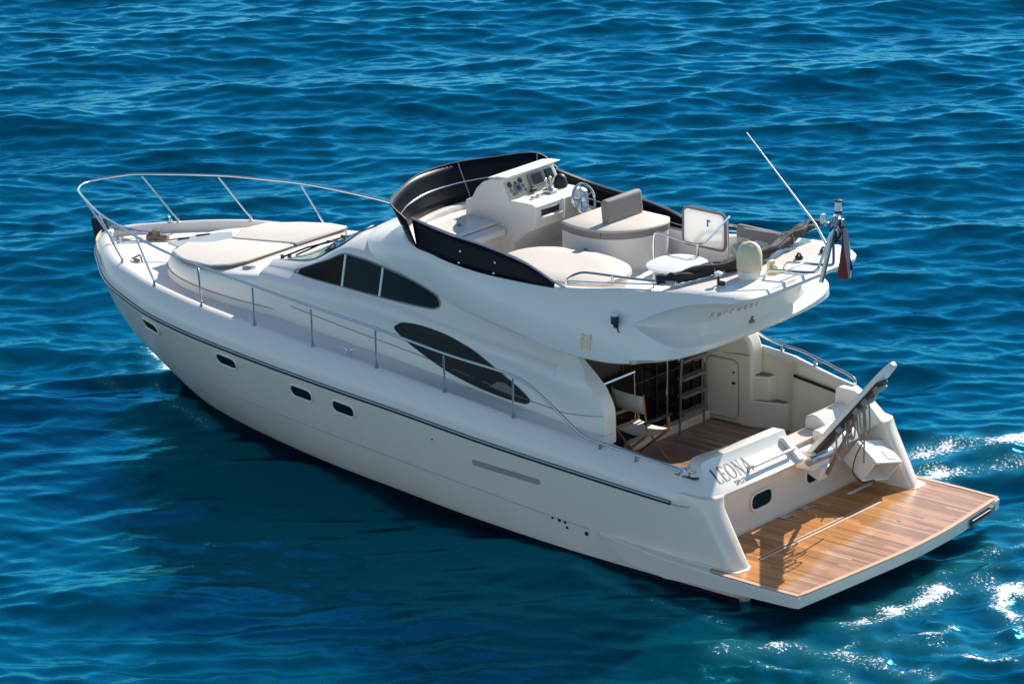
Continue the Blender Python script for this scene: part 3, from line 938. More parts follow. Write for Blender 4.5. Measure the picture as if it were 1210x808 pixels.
# ---- decks
mb = MB(); rings = []
for k in range(61):
    x = -14.75 + k * (10.15 / 60)
    yi = max(.02, f_yR(x) - .22); z = f_zdk(x)
    rings.append([V((x, -yi, z)), V((x, -yi * .5, z + .012)), V((x, 0, z + .02)), V((x, yi * .5, z + .012)), V((x, yi, z))])
mb.loft(rings)
for sg in (-1,):
    mb.loft([[V((x, sg * (f_yR(x) - .22), f_zdk(x))), V((x, sg * 1.48, f_zdk(x) + .004))] for x in np.linspace(-4.6, -3.74, 6)])
    mb.loft([[V((-3.74, sg * (f_yR(-3.74) - .22), f_zdk(-3.74))), V((-3.74, sg * 1.48, f_zdk(-3.74)))], [V((-3.74, sg * 1.85, .83)), V((-3.74, sg * 1.48, .83))]])
deck = mb.build("deck", 'deck', YA)
mb = MB(); mb.prism([V((-4.65, -1.82, .845)), V((-2.2, -1.80, .845)), V((-2.2, 1.80, .845)), V((-3.3, 2.1, .845)), V((-4.65, 2.1, .845))], (0, 0, -.05))
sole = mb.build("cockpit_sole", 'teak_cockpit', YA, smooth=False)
mb = MB(); mb.box((-3.62, -.05, .851), (.78, 1.05, .012)); mb.build("deck_hatch", 'teak_plain', sole, bevel=.004) if False else None
mb = MB()
for a, b_ in (((-4.0, -.35), (-3.3, -.35)), ((-3.3, -.35), (-3.3, .75)), ((-3.3, .75), (-4.0, .75))):
    p, q = V((*a, .848)), V((*b_, .848)); mb.tube([p, q], .02, n=4)
mb.build("hatch_surround", 'brown', sole)
# inner cockpit side linings
for sgn in (-1, 1):
    mb = MB()
    rr_l = [[V((x, sgn * (f_yR(x) - .30), f_zD(x) - .04 + (stbd_rise(x) if sgn > 0 else 0))), V((x, sgn * 1.82, 1.25)), V((x, sgn * 1.80, .83))] for x in np.linspace(-4.7 if sgn < 0 else -3.15, -2.1, 12)]
    if sgn > 0:
        zt_ = f_zD(-3.2) + stbd_rise(-3.2) - .04
        rr_l = [[V((-4.5, 1.985, f_zD(-4.5) + stbd_rise(-4.5) - .04)), V((-4.5, 1.985, 1.25)), V((-4.5, 1.985, .83))], [V((-3.42, 1.985, zt_)), V((-3.42, 1.985, 1.25)), V((-3.42, 1.985, .83))], [V((-3.27, 1.96, zt_)), V((-3.27, 1.94, 1.25)), V((-3.27, 1.93, .83))], [V((-3.19, 1.93, zt_)), V((-3.19, 1.87, 1.25)), V((-3.19, 1.85, .83))]] + rr_l
    mb.loft(rr_l)
    lining = mb.build("cockpit_lining", 'gel_bounce', YA, angle=60)
mb = MB(); mb.box((-2.66, 1.845, 1.66), (.95, .03, .035), rot=(0, R(7), 0)); mb.build("fender_slot", 'black', lining)
# ---- foredeck trunk (raised coachroof under the sunpad)
def trunk_b(x):
    d = max(0.0, min(1.0, (-10.7 - x) / 2.3))
    return 1.49 * max(0.0, (1 - d ** 2.7)) ** (1 / 2.7) if x < -10.7 else 1.49 - .07 * (x + 10.7)
_zT = interp([-13.0, -12, -11, -10.3, -9.6], [2.42, 2.47, 2.56, 2.64, 2.68])
def f_zT(x): return float(_zT(x))
mb = MB(); rings = []
xs = [-13.0 + 3.3 * (k / 48) ** 1.6 for k in range(49)]
for x in xs:
    b_ = max(.03, trunk_b(x)); zt = f_zT(x); zk = f_zdk(x) - .03
    sh = min(1, b_ / .6)
    half = [(b_, zk), (b_ - .012, zk + .10), (b_ - .03 * sh, (zk + zt) / 2 + .04), (b_ - .06 * sh, zt - .075), (b_ - .10 * sh, zt - .025), (b_ - .17 * sh, zt - .003), (b_ * .7, zt + .012), (b_ * .35, zt + .02)]
    rings.append([V((x, -y, z)) for y, z in half] + [V((x, 0, zt + .022))] + [V((x, y, z)) for y, z in half[::-1]])
mb.loft(rings, cap0=True)
trunk = mb.build("coachroof", 'cap', YA, angle=50)
# fine moulding line along the trunk and house
mb = MB()
mb.tube([(x, -(trunk_b(x) - .008), f_zdk(x) + .115) for x in xs[6:]], .008, n=6)
mb.build_sides("moulding_line", 'grey_line', trunk)

# ---- deckhouse
_yb = interp([-10.6, -10, -9, -8, -7, -5, -3.76], [1.40, 1.45, 1.53, 1.585, 1.63, 1.68, 1.70])
_zl = interp([-10.4, -9.8, -8.65, -7.85, -6.74, -6.1, -5.45, -4.6], [2.68, 2.70, 2.74, 2.735, 2.64, 2.58, 2.54, 2.46])
_zw = interp([-10.4, -9.75, -8.66, -8.0, -6.86, -5.5, -4.6], [2.735, 2.80, 3.27, 3.24, 3.06, 2.90, 2.72])
_zc = interp([-10.4, -10.16, -9.41, -8.95, -8.4, -7.6, -6.9, -4.6], [2.74, 2.80, 3.18, 3.40, 3.50, 3.42, 3.16, 3.10])
def yb(x): return float(_yb(x))
def house_half(x):
    b_ = yb(x); zk = f_zdk(x) - .03; zl = float(_zl(x)); zt = float(_zw(x)); zc = float(_zc(x))
    p = [(b_, zk), (b_, zk + .22), (b_ + .005, (zk + zl) / 2 + .06), (b_ + .01, zl - .20), (b_ + .0, zl - .10), (b_ - .035, zl - .03), (b_ - .09, zl + .0),
         (b_ - .14, zl + .03), (b_ - .25 + .0, max(zt, zl + .04)), (b_ - .33, max(zt + .07, zl + .05)), (b_ * .45, max(zc - .015, zl + .055)), (0, max(zc, zl + .06))]
    return p
mb = MB(); rings = []
HX = [-10.4 + 5.8 * k / 72 for k in range(73)]
for x in HX:
    h = house_half(x)
    rings.append([V((x, -y, z)) for y, z in h] + [V((x, y, z)) for y, z in h[-2::-1]])
mb.loft(rings, cap0=True, cap1=False)
house = mb.build("deckhouse", 'cap', YA, angle=55)
def house_y(x, z):
    h = house_half(x)[:10]
    zs = [q[1] for q in h]; ys = [q[0] for q in h]
    return float(np.interp(z, zs, ys))
def house_roof(x, y):
    h = house_half(x)[8:][::-1]
    return float(np.interp(abs(y), [q[0] for q in h], [q[1] for q in h]))
# side wings that carry the house side aft past the bulkhead
mb = MB()
prof = [(-4.6, 2.86), (-4.45, 2.74), (-4.32, 2.60), (-4.18, 2.49), (-4.05, 2.385), (-3.92, 2.27), (-3.83, 2.13), (-3.775, 2.0), (-3.76, 1.9), (-3.755, 1.62)]
outer = []
for lev in range(13):
    row = []
    for k, (x, zt) in enumerate(prof):
        zk = f_zdk(x) - .15
        z = zk + (zt - zk) * lev / 12
        e = max(0, (x + 4.05) / .30)
        row.append(V((x, -(house_y(-4.6, min(z, 2.86)) + .004 - .05 * e * e), z)))
    outer.append(row)
mb.loft(outer)
inner = [[V((x, -1.40, p.z)) for (x, _), p in zip(prof, row)] for row in outer]
mb.loft(inner, flip=True)
mb.loft([outer[-1], inner[-1]])
mb.loft([[r[-1] for r in outer], [r[-1] for r in inner]])
mb.build("house_wing", 'cap', house, angle=50)
# seam line low on the house side
mb = MB()
pts = []
for x in np.linspace(-9.7, -3.78, 50):
    z = float(np.interp(x, [-9.7, -7, -5.2, -4.4, -3.78], [2.32, 2.13, 1.92, 1.86, 1.93]))
    y = house_y(min(x, -4.6), z) + .004 - (.05 * max(0, (x + 4.05) / .30) ** 2)
    pts.append(V((x, -(y - .002), z)))
mb.tube(pts, .0075, n=6)
mb.build_sides("moulding_line", 'grey_line', house)

def side_window(name, xs, zb, zt, off, m_, parent, n=6, fr=.014, frm='rubrail', sides=(-1, 1)):
    for sg in sides:
        mb = MB(); rings = []
        for x in xs:
            a, b_ = zb(x), zt(x)
            rings.append([V((x, sg * (house_y(x, a + (b_ - a) * j / n) + off), a + (b_ - a) * j / n)) for j in range(n + 1)])
        mb.loft(rings, flip=(sg > 0))
        o = mb.build(name, m_, parent, angle=60, fix=False)
        if fr:
            loop = [r[-1] for r in rings] + [r[0] for r in rings[::-1]]
            loop = [p for i, p in enumerate(loop) if i == 0 or (p - loop[i - 1]).length > 1e-3]
            if (loop[0] - loop[-1]).length < 1e-3: loop.pop()
            fm_ = MB(); fm_.tube(loop, fr, n=6, closed=True)
            fm_.build("window_frame", frm, parent)
# upper saloon windows: three panes with pale mullions
wt = interp([-9.80, -9.5, -9.1, -8.72, -8.4, -8.0, -7.5, -7.1, -6.92, -6.86], [2.775, 2.91, 3.08, 3.235, 3.23, 3.19, 3.12, 3.03, 2.965, 2.90])
wb = interp([-9.80, -8.77, -8.04, -7.09, -6.92, -6.86], [2.765, 2.785, 2.785, 2.80, 2.82, 2.86])
fwt = lambda x: float(wt(x)); fwb = lambda x: float(wb(x))
side_window("front_quarter_window", np.linspace(-9.72, -8.76, 16), fwb, fwt, .011, 'glass_brown', house, fr=0)
side_window("saloon_window", np.linspace(-8.72, -8.01, 12), fwb, fwt, .006, 'glass', house, fr=0)
side_window("aft_saloon_window", np.linspace(-7.97, -6.865, 22), fwb, fwt, .006, 'glass', house, fr=0)
for sg in (-1, 1):
    mb = MB()
    loop = [V((x, sg * (house_y(x, fwt(x)) + .004), fwt(x) + .008)) for x in np.linspace(-9.8, -6.862, 40)] + [V((x, sg * (house_y(x, fwb(x)) + .004), fwb(x) - .008)) for x in np.linspace(-6.862, -9.8, 40)]
    mb.tube(loop, .013, n=6, closed=True); mb.build("window_frame", 'grey', house)
    for x in (-8.74, -7.99):
        mb = MB(); mb.tube([V((x + (.10 if False else 0), sg * (house_y(x, z) + .010), z)) for z in np.linspace(fwb(x), fwt(x), 8)], .017, n=6)
        mb.build("window_mullion", 'white', house)
# lower leaf-shaped window with blinds behind its tinted pane
lt = interp([-7.56, -7.4, -7.1, -6.7, -6.11, -5.6, -5.2, -5.05], [2.46, 2.55, 2.575, 2.55, 2.43, 2.21, 2.02, 1.92])
lb_ = interp([-7.56, -7.4, -7.05, -6.43, -5.8, -5.3, -5.12, -5.05], [2.44, 2.34, 2.19, 1.99, 1.885, 1.85, 1.85, 1.885])
side_window("galley_window", np.linspace(-7.555, -5.052, 46), lambda x: float(lb_(x)), lambda x: float(lt(x)), .008, 'dark', house, fr=.012, frm='black')
mb = MB()
for k in range(9):
    z = 1.95 + k * .065
    seg = []
    for x in np.linspace(-7.5, -5.15, 40):
        if lb_(x) + .02 < z < lt(x) - .02: seg.append(V((x, -(house_y(x, z) + .0095), z)))
    if len(seg) > 2: mb.loft([[p + V((0, -.001, -.010)) for p in seg], [p + V((0, -.001, .010)) for p in seg]])
mb.build("blind_slats", mat("blind_slats_dark", (.014, .013, .012), .5), house, smooth=False, fix=False)
mb = MB()
cl = [(-5.78, 1.965), (-5.62, 2.06), (-5.50, 2.075), (-5.38, 2.03), (-5.33, 1.98), (-5.36, 1.915), (-5.55, 1.935)]
mb.prism([V((x, -(house_y(x, z) + .011), z)) for x, z in cl], (0, -.002, 0))
mb.build("folded_cloth", mat("cloth_behind_glass", (.15, .145, .13), .8), house, smooth=False)
# windscreen, lying well back, with wipers
mb = MB(); rings = []
for x in np.linspace(-10.22, -9.02, 14):
    rings.append([V((x, y, house_roof(x, y) + .022)) for y in np.linspace(-1.02 - .08 * (x + 10.2), 1.02 + .08 * (x + 10.2), 17)])
mb.loft(rings); ws = mb.build("windscreen", 'windscreen', house, angle=60, fix=False)
mb = MB()
for k, y in enumerate((-1.02, -.72, .3)):
    a = V((-10.28, y, house_roof(-10.28, y) + .03)); b_ = V((-9.62, y + .42, house_roof(-9.62, y + .42) + .05))
    mb.tube([a, a.lerp(b_, .5) + V((0, 0, .03)), b_], .014, n=6)
    d = V((.20, -.35, .12)); mb.tube([b_ - d, b_, b_ + d], .016, n=6)
mb.build("windscreen_wiper", 'black', ws)
M['redbrown'] = mat("red_brown_plastic", (.25, .05, .03), .5)
for y in (-.95, -.8):
    mb = MB(); mb.box((-10.33, y, house_roof(-10.35, y) + .02), (.05, .03, .09)); mb.build("wiper_stop", 'redbrown', ws)
# aft bulkhead of the saloon: dark glass doors, wooden interior glimpsed, pale pillar
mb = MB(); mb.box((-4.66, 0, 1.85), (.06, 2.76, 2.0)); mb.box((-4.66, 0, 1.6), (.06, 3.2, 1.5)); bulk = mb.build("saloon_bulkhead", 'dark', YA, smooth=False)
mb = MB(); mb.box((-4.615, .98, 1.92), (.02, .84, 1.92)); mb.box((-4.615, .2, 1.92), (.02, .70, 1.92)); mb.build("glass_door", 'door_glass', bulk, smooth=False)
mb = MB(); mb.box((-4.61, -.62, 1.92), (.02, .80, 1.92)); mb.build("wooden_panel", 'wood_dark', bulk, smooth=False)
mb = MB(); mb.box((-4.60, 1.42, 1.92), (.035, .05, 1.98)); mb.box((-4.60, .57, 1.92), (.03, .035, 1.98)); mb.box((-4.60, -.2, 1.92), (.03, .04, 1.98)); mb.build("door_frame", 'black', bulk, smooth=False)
mb = MB(); mb.box((-4.55, .75, .90), (.16, 1.85, .13)); mb.build("door_sill", 'gel_bounce', bulk, bevel=.02)
# stair casing to starboard: locker front with its door, rounded post, steps up to the side deck
mb = MB()
mb.prism([V((x, 1.66 + .056 * (x + 4.66), z)) for x, z in ((-4.66, .84), (-3.78, .84), (-3.765, 1.95), (-3.82, 2.12), (-3.98, 2.30), (-4.25, 2.47), (-4.66, 2.62))], (0, .28, 0))
stair = mb.build("stair_casing", 'gel_bounce', YA, bevel=.05, segs=4)
mb = MB(); mb.prism([V((-4.26 + a, 1.674 + .056 * (a + .4) - .03, 1.36 + b_)) for a, b_ in rounded_rect(.52, .86, .09, 5)], (0, .02, 0)); ld = mb.build("locker_door", 'gel_bounce', stair)
mb = MB(); mb.tube([V((-4.26 + a, 1.674 + .056 * (a + .4) - .024, 1.36 + b_)) for a, b_ in rounded_rect(.545, .885, .10, 5)], .007, n=6, closed=True); mb.build("door_gasket", 'grey_line', stair)
mb = MB(); mb.box((-4.06, 1.665, 1.46), (.05, .03, .03)); mb.build("door_latch", 'black', stair)
mb = MB(); mb.box((-4.06, 1.665, 1.62), (.025, .02, .025)); mb.build("door_catch", 'black', stair)
mb = MB()
mb.prism([V((-3.80, 1.70, .84)), V((-3.28, 1.88, .84)), V((-3.22, 1.99, .84)), V((-4.0, 1.99, .84)), V((-4.0, 1.70, .84))], (0, 0, .40)); mb.build("stair_step", 'gel_bounce', stair, bevel=.02)
mb = MB(); mb.prism([V((-3.84, 1.72, 1.24)), V((-3.56, 1.84, 1.24)), V((-3.52, 1.99, 1.24)), V((-4.2, 1.99, 1.24)), V((-4.2, 1.72, 1.24))], (0, 0, .36))
mb.build("stair_step", 'gel_bounce', stair, bevel=.02)
mb = MB()
mb.prism([V((-3.74, 1.76, 1.243)), V((-3.34, 1.90, 1.243)), V((-3.30, 1.96, 1.243)), V((-3.49, 1.96, 1.243)), V((-3.54, 1.85, 1.243)), V((-3.76, 1.78, 1.243))], (0, 0, .01))
mb.build("step_tread", 'brown', stair, smooth=False); mb = MB()
mb.prism([V((-3.80, 1.77, 1.603)), V((-3.60, 1.86, 1.603)), V((-3.57, 1.96, 1.603)), V((-3.80, 1.96, 1.603))], (0, 0, .01))
mb.build("step_tread", 'brown', stair, smooth=False)

# ---- flybridge moulding
Rp = [(-3.1, 1.57, 3.83), (-3.55, 1.60, 3.77), (-4.5, 1.63, 3.63), (-5.5, 1.63, 3.605), (-6.3, 1.63, 3.63), (-7.0, 1.60, 3.70), (-7.5, 1.40, 3.74), (-7.82, 1.0, 3.76), (-7.95, .5, 3.77), (-7.98, 0, 3.78)]
Lp = [(-3.1, 1.92, 2.90), (-3.6, 1.89, 2.82), (-4.4, 1.84, 2.80), (-5.2, 1.79, 2.88), (-6.2, 1.70, 2.99), (-7.1, 1.58, 3.17), (-8.0, 1.44, 3.31), (-8.5, 1.1, 3.40), (-8.88, .55, 3.415), (-8.98, 0, 3.42)]
Rs = spline(Rp, 8); Ls = spline(Lp, 8)
def fly_ring(r, l, k, N):
    f = k / N
    ctr = V((-4.6 if f < .5 else -6.0, 0, r.z))
    inn = V((0, -1, 0)) if k < N * .5 else (V((-5.6, 0, 0)) - V((r.x, r.y, 0))).normalized()
    if k >= N * .5:
        w = min(1, (k - N * .5) / (N * .2)); inn = (V((0, -1, 0)) * (1 - w) + inn * w).normalized()
    out = -inn
    zf = 3.25
    fr = max(0, (f - .62) / .38)
    bul = .055 * (1 - fr) + .02 * fr
    p = [r + inn * .16 + V((0, 0, zf - r.z)), r + inn * .14 + V((0, 0, -.05)), r + inn * .115 + V((0, 0, -.008)), r + inn * .06, r + out * .0 + V((0, 0, -.004)), r + out * .035 + V((0, 0, -.035))]
    a = p[-1]
    for t in (.2, .4, .6, .8, .93):
        p.append(a.lerp(l, t) + (out + V((0, 0, .35))).normalized() * bul * math.sin(math.pi * min(1, t * .95)))
    p.append(l); p.append(l + inn * .05 + V((0, 0, -.03))); p.append(l + inn * .45 + V((0, 0, -.02)))
    return p
N = len(Rs) - 1
half = [fly_ring(r, l, k, N) for k, (r, l) in enumerate(zip(Rs, Ls))]
mbF = MB(); mbF.loft(half); mbF.mirror()
# stern scoop: the deck tail above, the cockpit overhang below, a hollow with the name between them
def sc(*pts): return [V(p) for p in pts]
ST = [
 sc((-3.1, 1.57, 3.83), (-3.1, 1.605, 3.795), (-3.1, 1.80, 3.43), (-3.1, 1.80, 3.43), (-3.1, 1.805, 3.42), (-3.1, 1.81, 3.41), (-3.1, 1.815, 3.40), (-3.1, 1.82, 3.39), (-3.1, 1.925, 2.95), (-3.1, 1.87, 2.87), (-3.1, 1.2, 2.88)),
 sc((-2.85, 1.545, 3.865), (-2.83, 1.58, 3.83), (-2.84, 1.73, 3.58), (-2.87, 1.69, 3.555), (-2.92, 1.62, 3.47), (-2.92, 1.60, 3.36), (-2.88, 1.71, 3.34), (-2.84, 1.86, 3.32), (-2.86, 1.935, 3.00), (-2.9, 1.87, 2.93), (-2.9, 1.2, 2.92)),
 sc((-2.5, 1.50, 3.905), (-2.47, 1.535, 3.865), (-2.46, 1.61, 3.74), (-2.51, 1.56, 3.71), (-2.62, 1.46, 3.56), (-2.69, 1.42, 3.36), (-2.64, 1.58, 3.27), (-2.53, 1.80, 3.22), (-2.56, 1.87, 3.04), (-2.62, 1.80, 2.99), (-2.85, 1.1, 2.94)),
 sc((-2.1, 1.44, 3.925), (-2.06, 1.47, 3.885), (-2.06, 1.49, 3.825), (-2.12, 1.43, 3.80), (-2.32, 1.25, 3.62), (-2.52, 1.15, 3.38), (-2.50, 1.30, 3.23), (-2.37, 1.51, 3.17), (-2.41, 1.55, 3.04), (-2.50, 1.48, 2.99), (-2.8, .9, 2.95)),
 sc((-1.80, 1.33, 3.93), (-1.755, 1.35, 3.89), (-1.76, 1.35, 3.84), (-1.83, 1.28, 3.81), (-2.10, 1.02, 3.63), (-2.40, .88, 3.39), (-2.44, .97, 3.19), (-2.31, 1.12, 3.13), (-2.35, 1.14, 3.035), (-2.45, 1.08, 2.99), (-2.8, .7, 2.95)),
 sc((-1.66, 1.08, 3.93), (-1.61, 1.08, 3.89), (-1.615, 1.07, 3.84), (-1.69, 1.0, 3.81), (-2.01, .72, 3.63), (-2.35, .56, 3.40), (-2.42, .6, 3.17), (-2.29, .68, 3.10), (-2.33, .69, 3.03), (-2.43, .66, 2.99), (-2.8, .4, 2.95)),
 sc((-1.635, .5, 3.93), (-1.585, .5, 3.89), (-1.59, .5, 3.84), (-1.66, .48, 3.81), (-1.98, .32, 3.63), (-2.33, .25, 3.40), (-2.41, .3, 3.17), (-2.28, .3, 3.10), (-2.32, .3, 3.03), (-2.42, .3, 2.99), (-2.8, .2, 2.95)),
 sc((-1.63, 0, 3.93), (-1.58, 0, 3.89), (-1.585, 0, 3.84), (-1.66, 0, 3.81), (-1.98, 0, 3.63), (-2.33, 0, 3.40), (-2.41, 0, 3.17), (-2.28, 0, 3.10), (-2.32, 0, 3.03), (-2.42, 0, 2.99), (-2.8, 0, 2.95)),
]
cols = [spline([st[j] for st in ST], 6) for j in range(len(ST[0]))]
rings = [[cols[j][i] for j in range(len(cols))] for i in range(len(cols[0]))]
mb = MB(); mb.loft(rings); mb.mirror()
mbF.add(mb.v, mb.f)
# aft deck plate of the flybridge
mb = MB(); rows = []
top = [r[0] for r in rings]
for p in top:
    rows.append([V((p.x, p.y * t, p.z + .012 * (1 - t * t))) for t in np.linspace(-1, 1, 13)])
pre = [V((-3.1, 0, 0))]
mb.loft(rows[6:])
mb.loft([[V((-2.88, y, 3.25)) for y in np.linspace(-1.5, 1.5, 13)], rows[6]])
mbF.add(mb.v, mb.f)
# soffit over the cockpit
mb = MB(); mb.loft([[V((x, y, 2.90 + .02 * math.cos(y))) for y in np.linspace(-1.5, 1.5, 9)] for x in (-4.7, -3.6, -2.75)], flip=True)
mbF.add(mb.v, mb.f)
fly = mbF.build("flybridge", 'cap', YA, angle=48)
mb = MB(); mb.prism([V((x, -y, 3.25)) for x, y in ((-2.85, 1.48), (-6.9, 1.50), (-7.6, 1.1), (-7.75, 0))] + [V((x, y, 3.25)) for x, y in ((-7.6, 1.1), (-6.9, 1.50), (-2.85, 1.48))], (0, 0, .012))
mb.build("flybridge_sole", 'deck', fly, smooth=False)
mb = MB(); mb.prism([V((x, -y, 3.655)) for x, y in ((-7.05, 1.50), (-7.45, 1.32), (-7.76, .95), (-7.88, .4))] + [V((x, y, 3.655)) for x, y in ((-7.88, .4), (-7.76, .95), (-7.45, 1.32), (-7.05, 1.50))], (0, 0, .05))
mb.build("dash_shelf", 'cap', fly, bevel=.015)
for y in (-1.15, -.45): 
    mb = MB(); mb.box((-7.33, y, 3.715), (.06, .04, .03)); mb.build("shelf_latch", 'grey', fly, bevel=.005)
mb = MB(); mb.box((-6.93, -.70, 3.60), (.17, 1.40, .10), rot=(0, 0, 0)); mb.build("footrest_ledge", 'cap', fly, bevel=.02)
mb = MB(); mb.prism([V((-7.05, -1.48, 3.25)), V((-7.05, 1.48, 3.25)), V((-7.05, 1.48, 3.655)), V((-7.05, -1.48, 3.655))], (.05, 0, 0)); mb.build("dash_front", 'gel_bounce', fly, smooth=False)

# builder's lettering in the hollow and the gold emblem on the flank
text_mesh("Ferretti", .145, V((-2.19, -1.37, 3.565)), (.27, .72, .05), (.45, -.2, .85), .002, 'ink_soft', fly, "builder_lettering", space=1.6)
def flank_pt(x, z, sg=-1):
    best = None
    for i in range(len(half) // 2):
        for j in range(4, 12):
            p = half[i][j]
            d = (p.x - x) ** 2 + (p.z - z) ** 2
            if best is None or d < best[0]: best = (d, i, j)
    _, i, j = best
    i = max(1, min(i, len(half) - 2)); j = max(5, min(j, 10))
    p = half[i][j]; tx = (half[i - 1][j] - half[i + 1][j]).normalized(); tz = (half[i][j - 1] - half[i][j + 1]).normalized()
    n = tx.cross(tz).normalized()
    if n.y < 0: n = -n
    # slide on the tangent plane to the wanted x, z
    a = Matrix(((tx.x, tz.x), (tx.z, tz.z))).inverted() @ Vector((x - p.x, z - p.z))
    q = p + tx * a[0] + tz * a[1]
    f = lambda v: V((v.x, v.y * sg, v.z))
    return f(q), f(tx), f(tz), f(n)
p, tx, tz, n = flank_pt(-3.90, 3.03)
mb = MB()
def slab(pts, d=.012): mb.prism(on_plane(pts, p + n * .003, tx, tz), n * d)
for yy in (-.075, 0, .075): slab([(-.055, yy - .017), (.055, yy - .017), (.055, yy + .017), (-.055, yy + .017)])
for s_ in (-1, 1):
    slab([(s_ * .055, -.11), (s_ * .10, -.10), (s_ * .085, -.05), (s_ * .10, 0), (s_ * .085, .05), (s_ * .10, .10), (s_ * .055, .11), (s_ * .045, 0)][::s_])
mb.build("gold_emblem", 'gold', fly, smooth=False)
p, tx, tz, n = flank_pt(-3.40, 3.42)
mb = MB(); mb.lathe([(.045, -.07), (.055, -.06), (.055, .03), (.048, .045)], p + n * .075, n=16); mb.box(p + n * .03 + V((0, 0, -.09)), (.05, .09, .04))
nl = mb.build("side_light", 'black', fly)
mb = MB(); mb.lathe([(.046, .045), (.046, .075), (.03, .09)], p + n * .075, n=16); mb.build("lamp_top", 'lampglass', fly) 
mb = MB(); mb.tube(spline([p + n * .05 + V((.02, 0, -.10)), p + n * .06 + V((.05, 0, -.17)), p + n * .03 + V((.10, 0, -.15))], 5), .008, n=6); mb.box(p + n * .02 + V((.11, 0, -.15)), (.05, .04, .06)); mb.build("lamp_cable", 'black', fly)
for x, z in ((-2.95, 3.33),):
    mb = MB(); mb.lathe([(.012, 0), (.012, .01)], V((-2.62, -1.0, 3.42)), n=10, axis=(1, -.5, .1)); mb.build("deck_fitting", 'ink', fly)
mb = MB(); mb.lathe([(.05, 0), (.05, .015), (.02, .05), (.035, .06), (.035, .08)], (-2.40, -.15, 3.17), n=12); mb.build("speaker_hook", 'brown', fly)
# ---- smoked screens round the flybridge
def screen(base, top, name, m_, thick=.012, sub=6):
    b_ = spline(base, sub); t = spline(top, sub)
    mb = MB(); rings = []
    for p, q in zip(b_, t): rings.append([p.lerp(q, k / 5) for k in range(6)])
    mb.loft(rings)
    o = mb.build(name, m_, fly, angle=60, fix=False)
    sl = o.modifiers.new("thickness", 'SOLIDIFY'); sl.thickness = thick; sl.offset = 0
    return o, b_, t
for sg in (-1, 1):
    base = [(-7.12, sg * 1.60, 3.695), (-6.5, sg * 1.655, 3.62), (-5.9, sg * 1.665, 3.575), (-5.2, sg * 1.665, 3.58), (-4.62, sg * 1.655, 3.60)]
    top = [(-7.22, sg * 1.58, 4.085), (-6.5, sg * 1.59, 3.985), (-5.9, sg * 1.595, 3.935), (-5.2, sg * 1.60, 3.835), (-4.62, sg * 1.625, 3.655)]
    o, b_, t = screen(base, top, "side_screen", 'acrylic')
    for x0 in ((.36, .62) if sg < 0 else (.36, .62)):
        i = int(x0 * (len(b_) - 1))
        for f in (.12, .55):
            p = b_[i].lerp(t[i], f)
            mb = MB(); mb.lathe([(.017, 0), (.017, .008), (.006, .012)], p + V((0, sg * .006, 0)), n=10, axis=(0, sg, .2)); mb.build("screen_bolt", 'steel', o)
    # stainless rail along the top of the side screen, sweeping down to the coaming
    mb = MB()
    rail = [p + V((0, 0, .022)) for p in t] + [V((-4.45, sg * 1.62, 3.635)), V((-4.36, sg * 1.61, 3.60))]
    mb.tube(spline([rail[i] for i in range(0, len(rail), 3)] + [rail[-1]], 4), .017, n=8)
    mb.build("screen_rail", 'steel_dull', fly)
    # pale inner capping seen under the rail
    mb = MB()
    mb.loft([[p + V((0, -sg * .05, .0)), p + V((0, -sg * .012, .004))] for p in [q.lerp(u, .35) for q, u in zip(b_, t)]])
    mb.build("coaming_capping", 'cap', fly)
fb = [(-7.12, -1.60, 3.695), (-7.45, -1.42, 3.735), (-7.78, -1.02, 3.755), (-7.93, -.5, 3.765), (-7.97, 0, 3.77)]
ft = [(-7.26, -1.66, 4.09), (-7.60, -1.60, 4.27), (-7.93, -.98, 4.29), (-8.13, -.45, 4.30), (-8.18, 0, 4.30)]
fb = fb + [(x, -y, z) for x, y, z in fb[-2::-1]]; ft = ft + [(x, -y, z) for x, y, z in ft[-2::-1]]
o, b_, t = screen(fb, ft, "front_screen", 'acrylic_in')
mb = MB(); mb.tube([p.lerp(q, .50) + V((.018, 0, 0)) for p, q in zip(b_, t)][4:-4], .014, n=6); mb.build("screen_brace", 'steel', fly)
mb = MB(); mb.tube([p + V((0, 0, .006)) for p in t], .010, n=6); mb.build("screen_edge", 'black', o)
for i in (6, 30, 42):
    mb = MB(); mb.tube([b_[i].lerp(t[i], k / 5) + V((.010, 0, 0)) for k in range(6)], .010, n=6); mb.build("screen_joint", 'grey', fly)
for sg in (-1, 1):
    p = b_[3].lerp(t[3], .55); p = V((p.x, sg * abs(p.y), p.z))
    mb = MB(); mb.lathe([(.016, 0), (.016, .02)], p + V((-.004, sg * .004, 0)), n=10, axis=(-.6, sg, 0)); mb.build("screen_bolt", 'steel', o)

# ---- helm console
cy0, cy1 = .05, 1.22
prof = [(-7.64, 3.64), (-7.64, 3.93), (-7.56, 3.945), (-7.50, 4.02), (-7.43, 4.14), (-7.32, 4.24), (-7.16, 4.31), (-7.0, 4.335), (-6.955, 4.325), (-6.97, 4.30), (-6.83, 4.05), (-6.40, 4.06), (-6.335, 4.03), (-6.325, 3.93), (-6.36, 3.72), (-6.40, 3.68), (-6.50, 3.64), (-6.72, 3.45), (-6.80, 3.25), (-7.3, 3.25), (-7.3, 3.62)]
mb = MB(); mb.prism([V((x, cy0, z)) for x, z in prof], (0, cy1 - cy0, 0))
con = mb.build("helm_console", 'cap', YA, bevel=.022, segs=3)
mb = MB(); mb.prism([V((x, cy0 - .02, z)) for x, z in ((-7.19, 4.318), (-7.02, 4.35), (-6.86, 4.365), (-6.855, 4.385), (-7.02, 4.375), (-7.20, 4.335))], (0, cy1 - cy0 + .04, 0)); mb.build("console_brow", 'cap', con, bevel=.008)
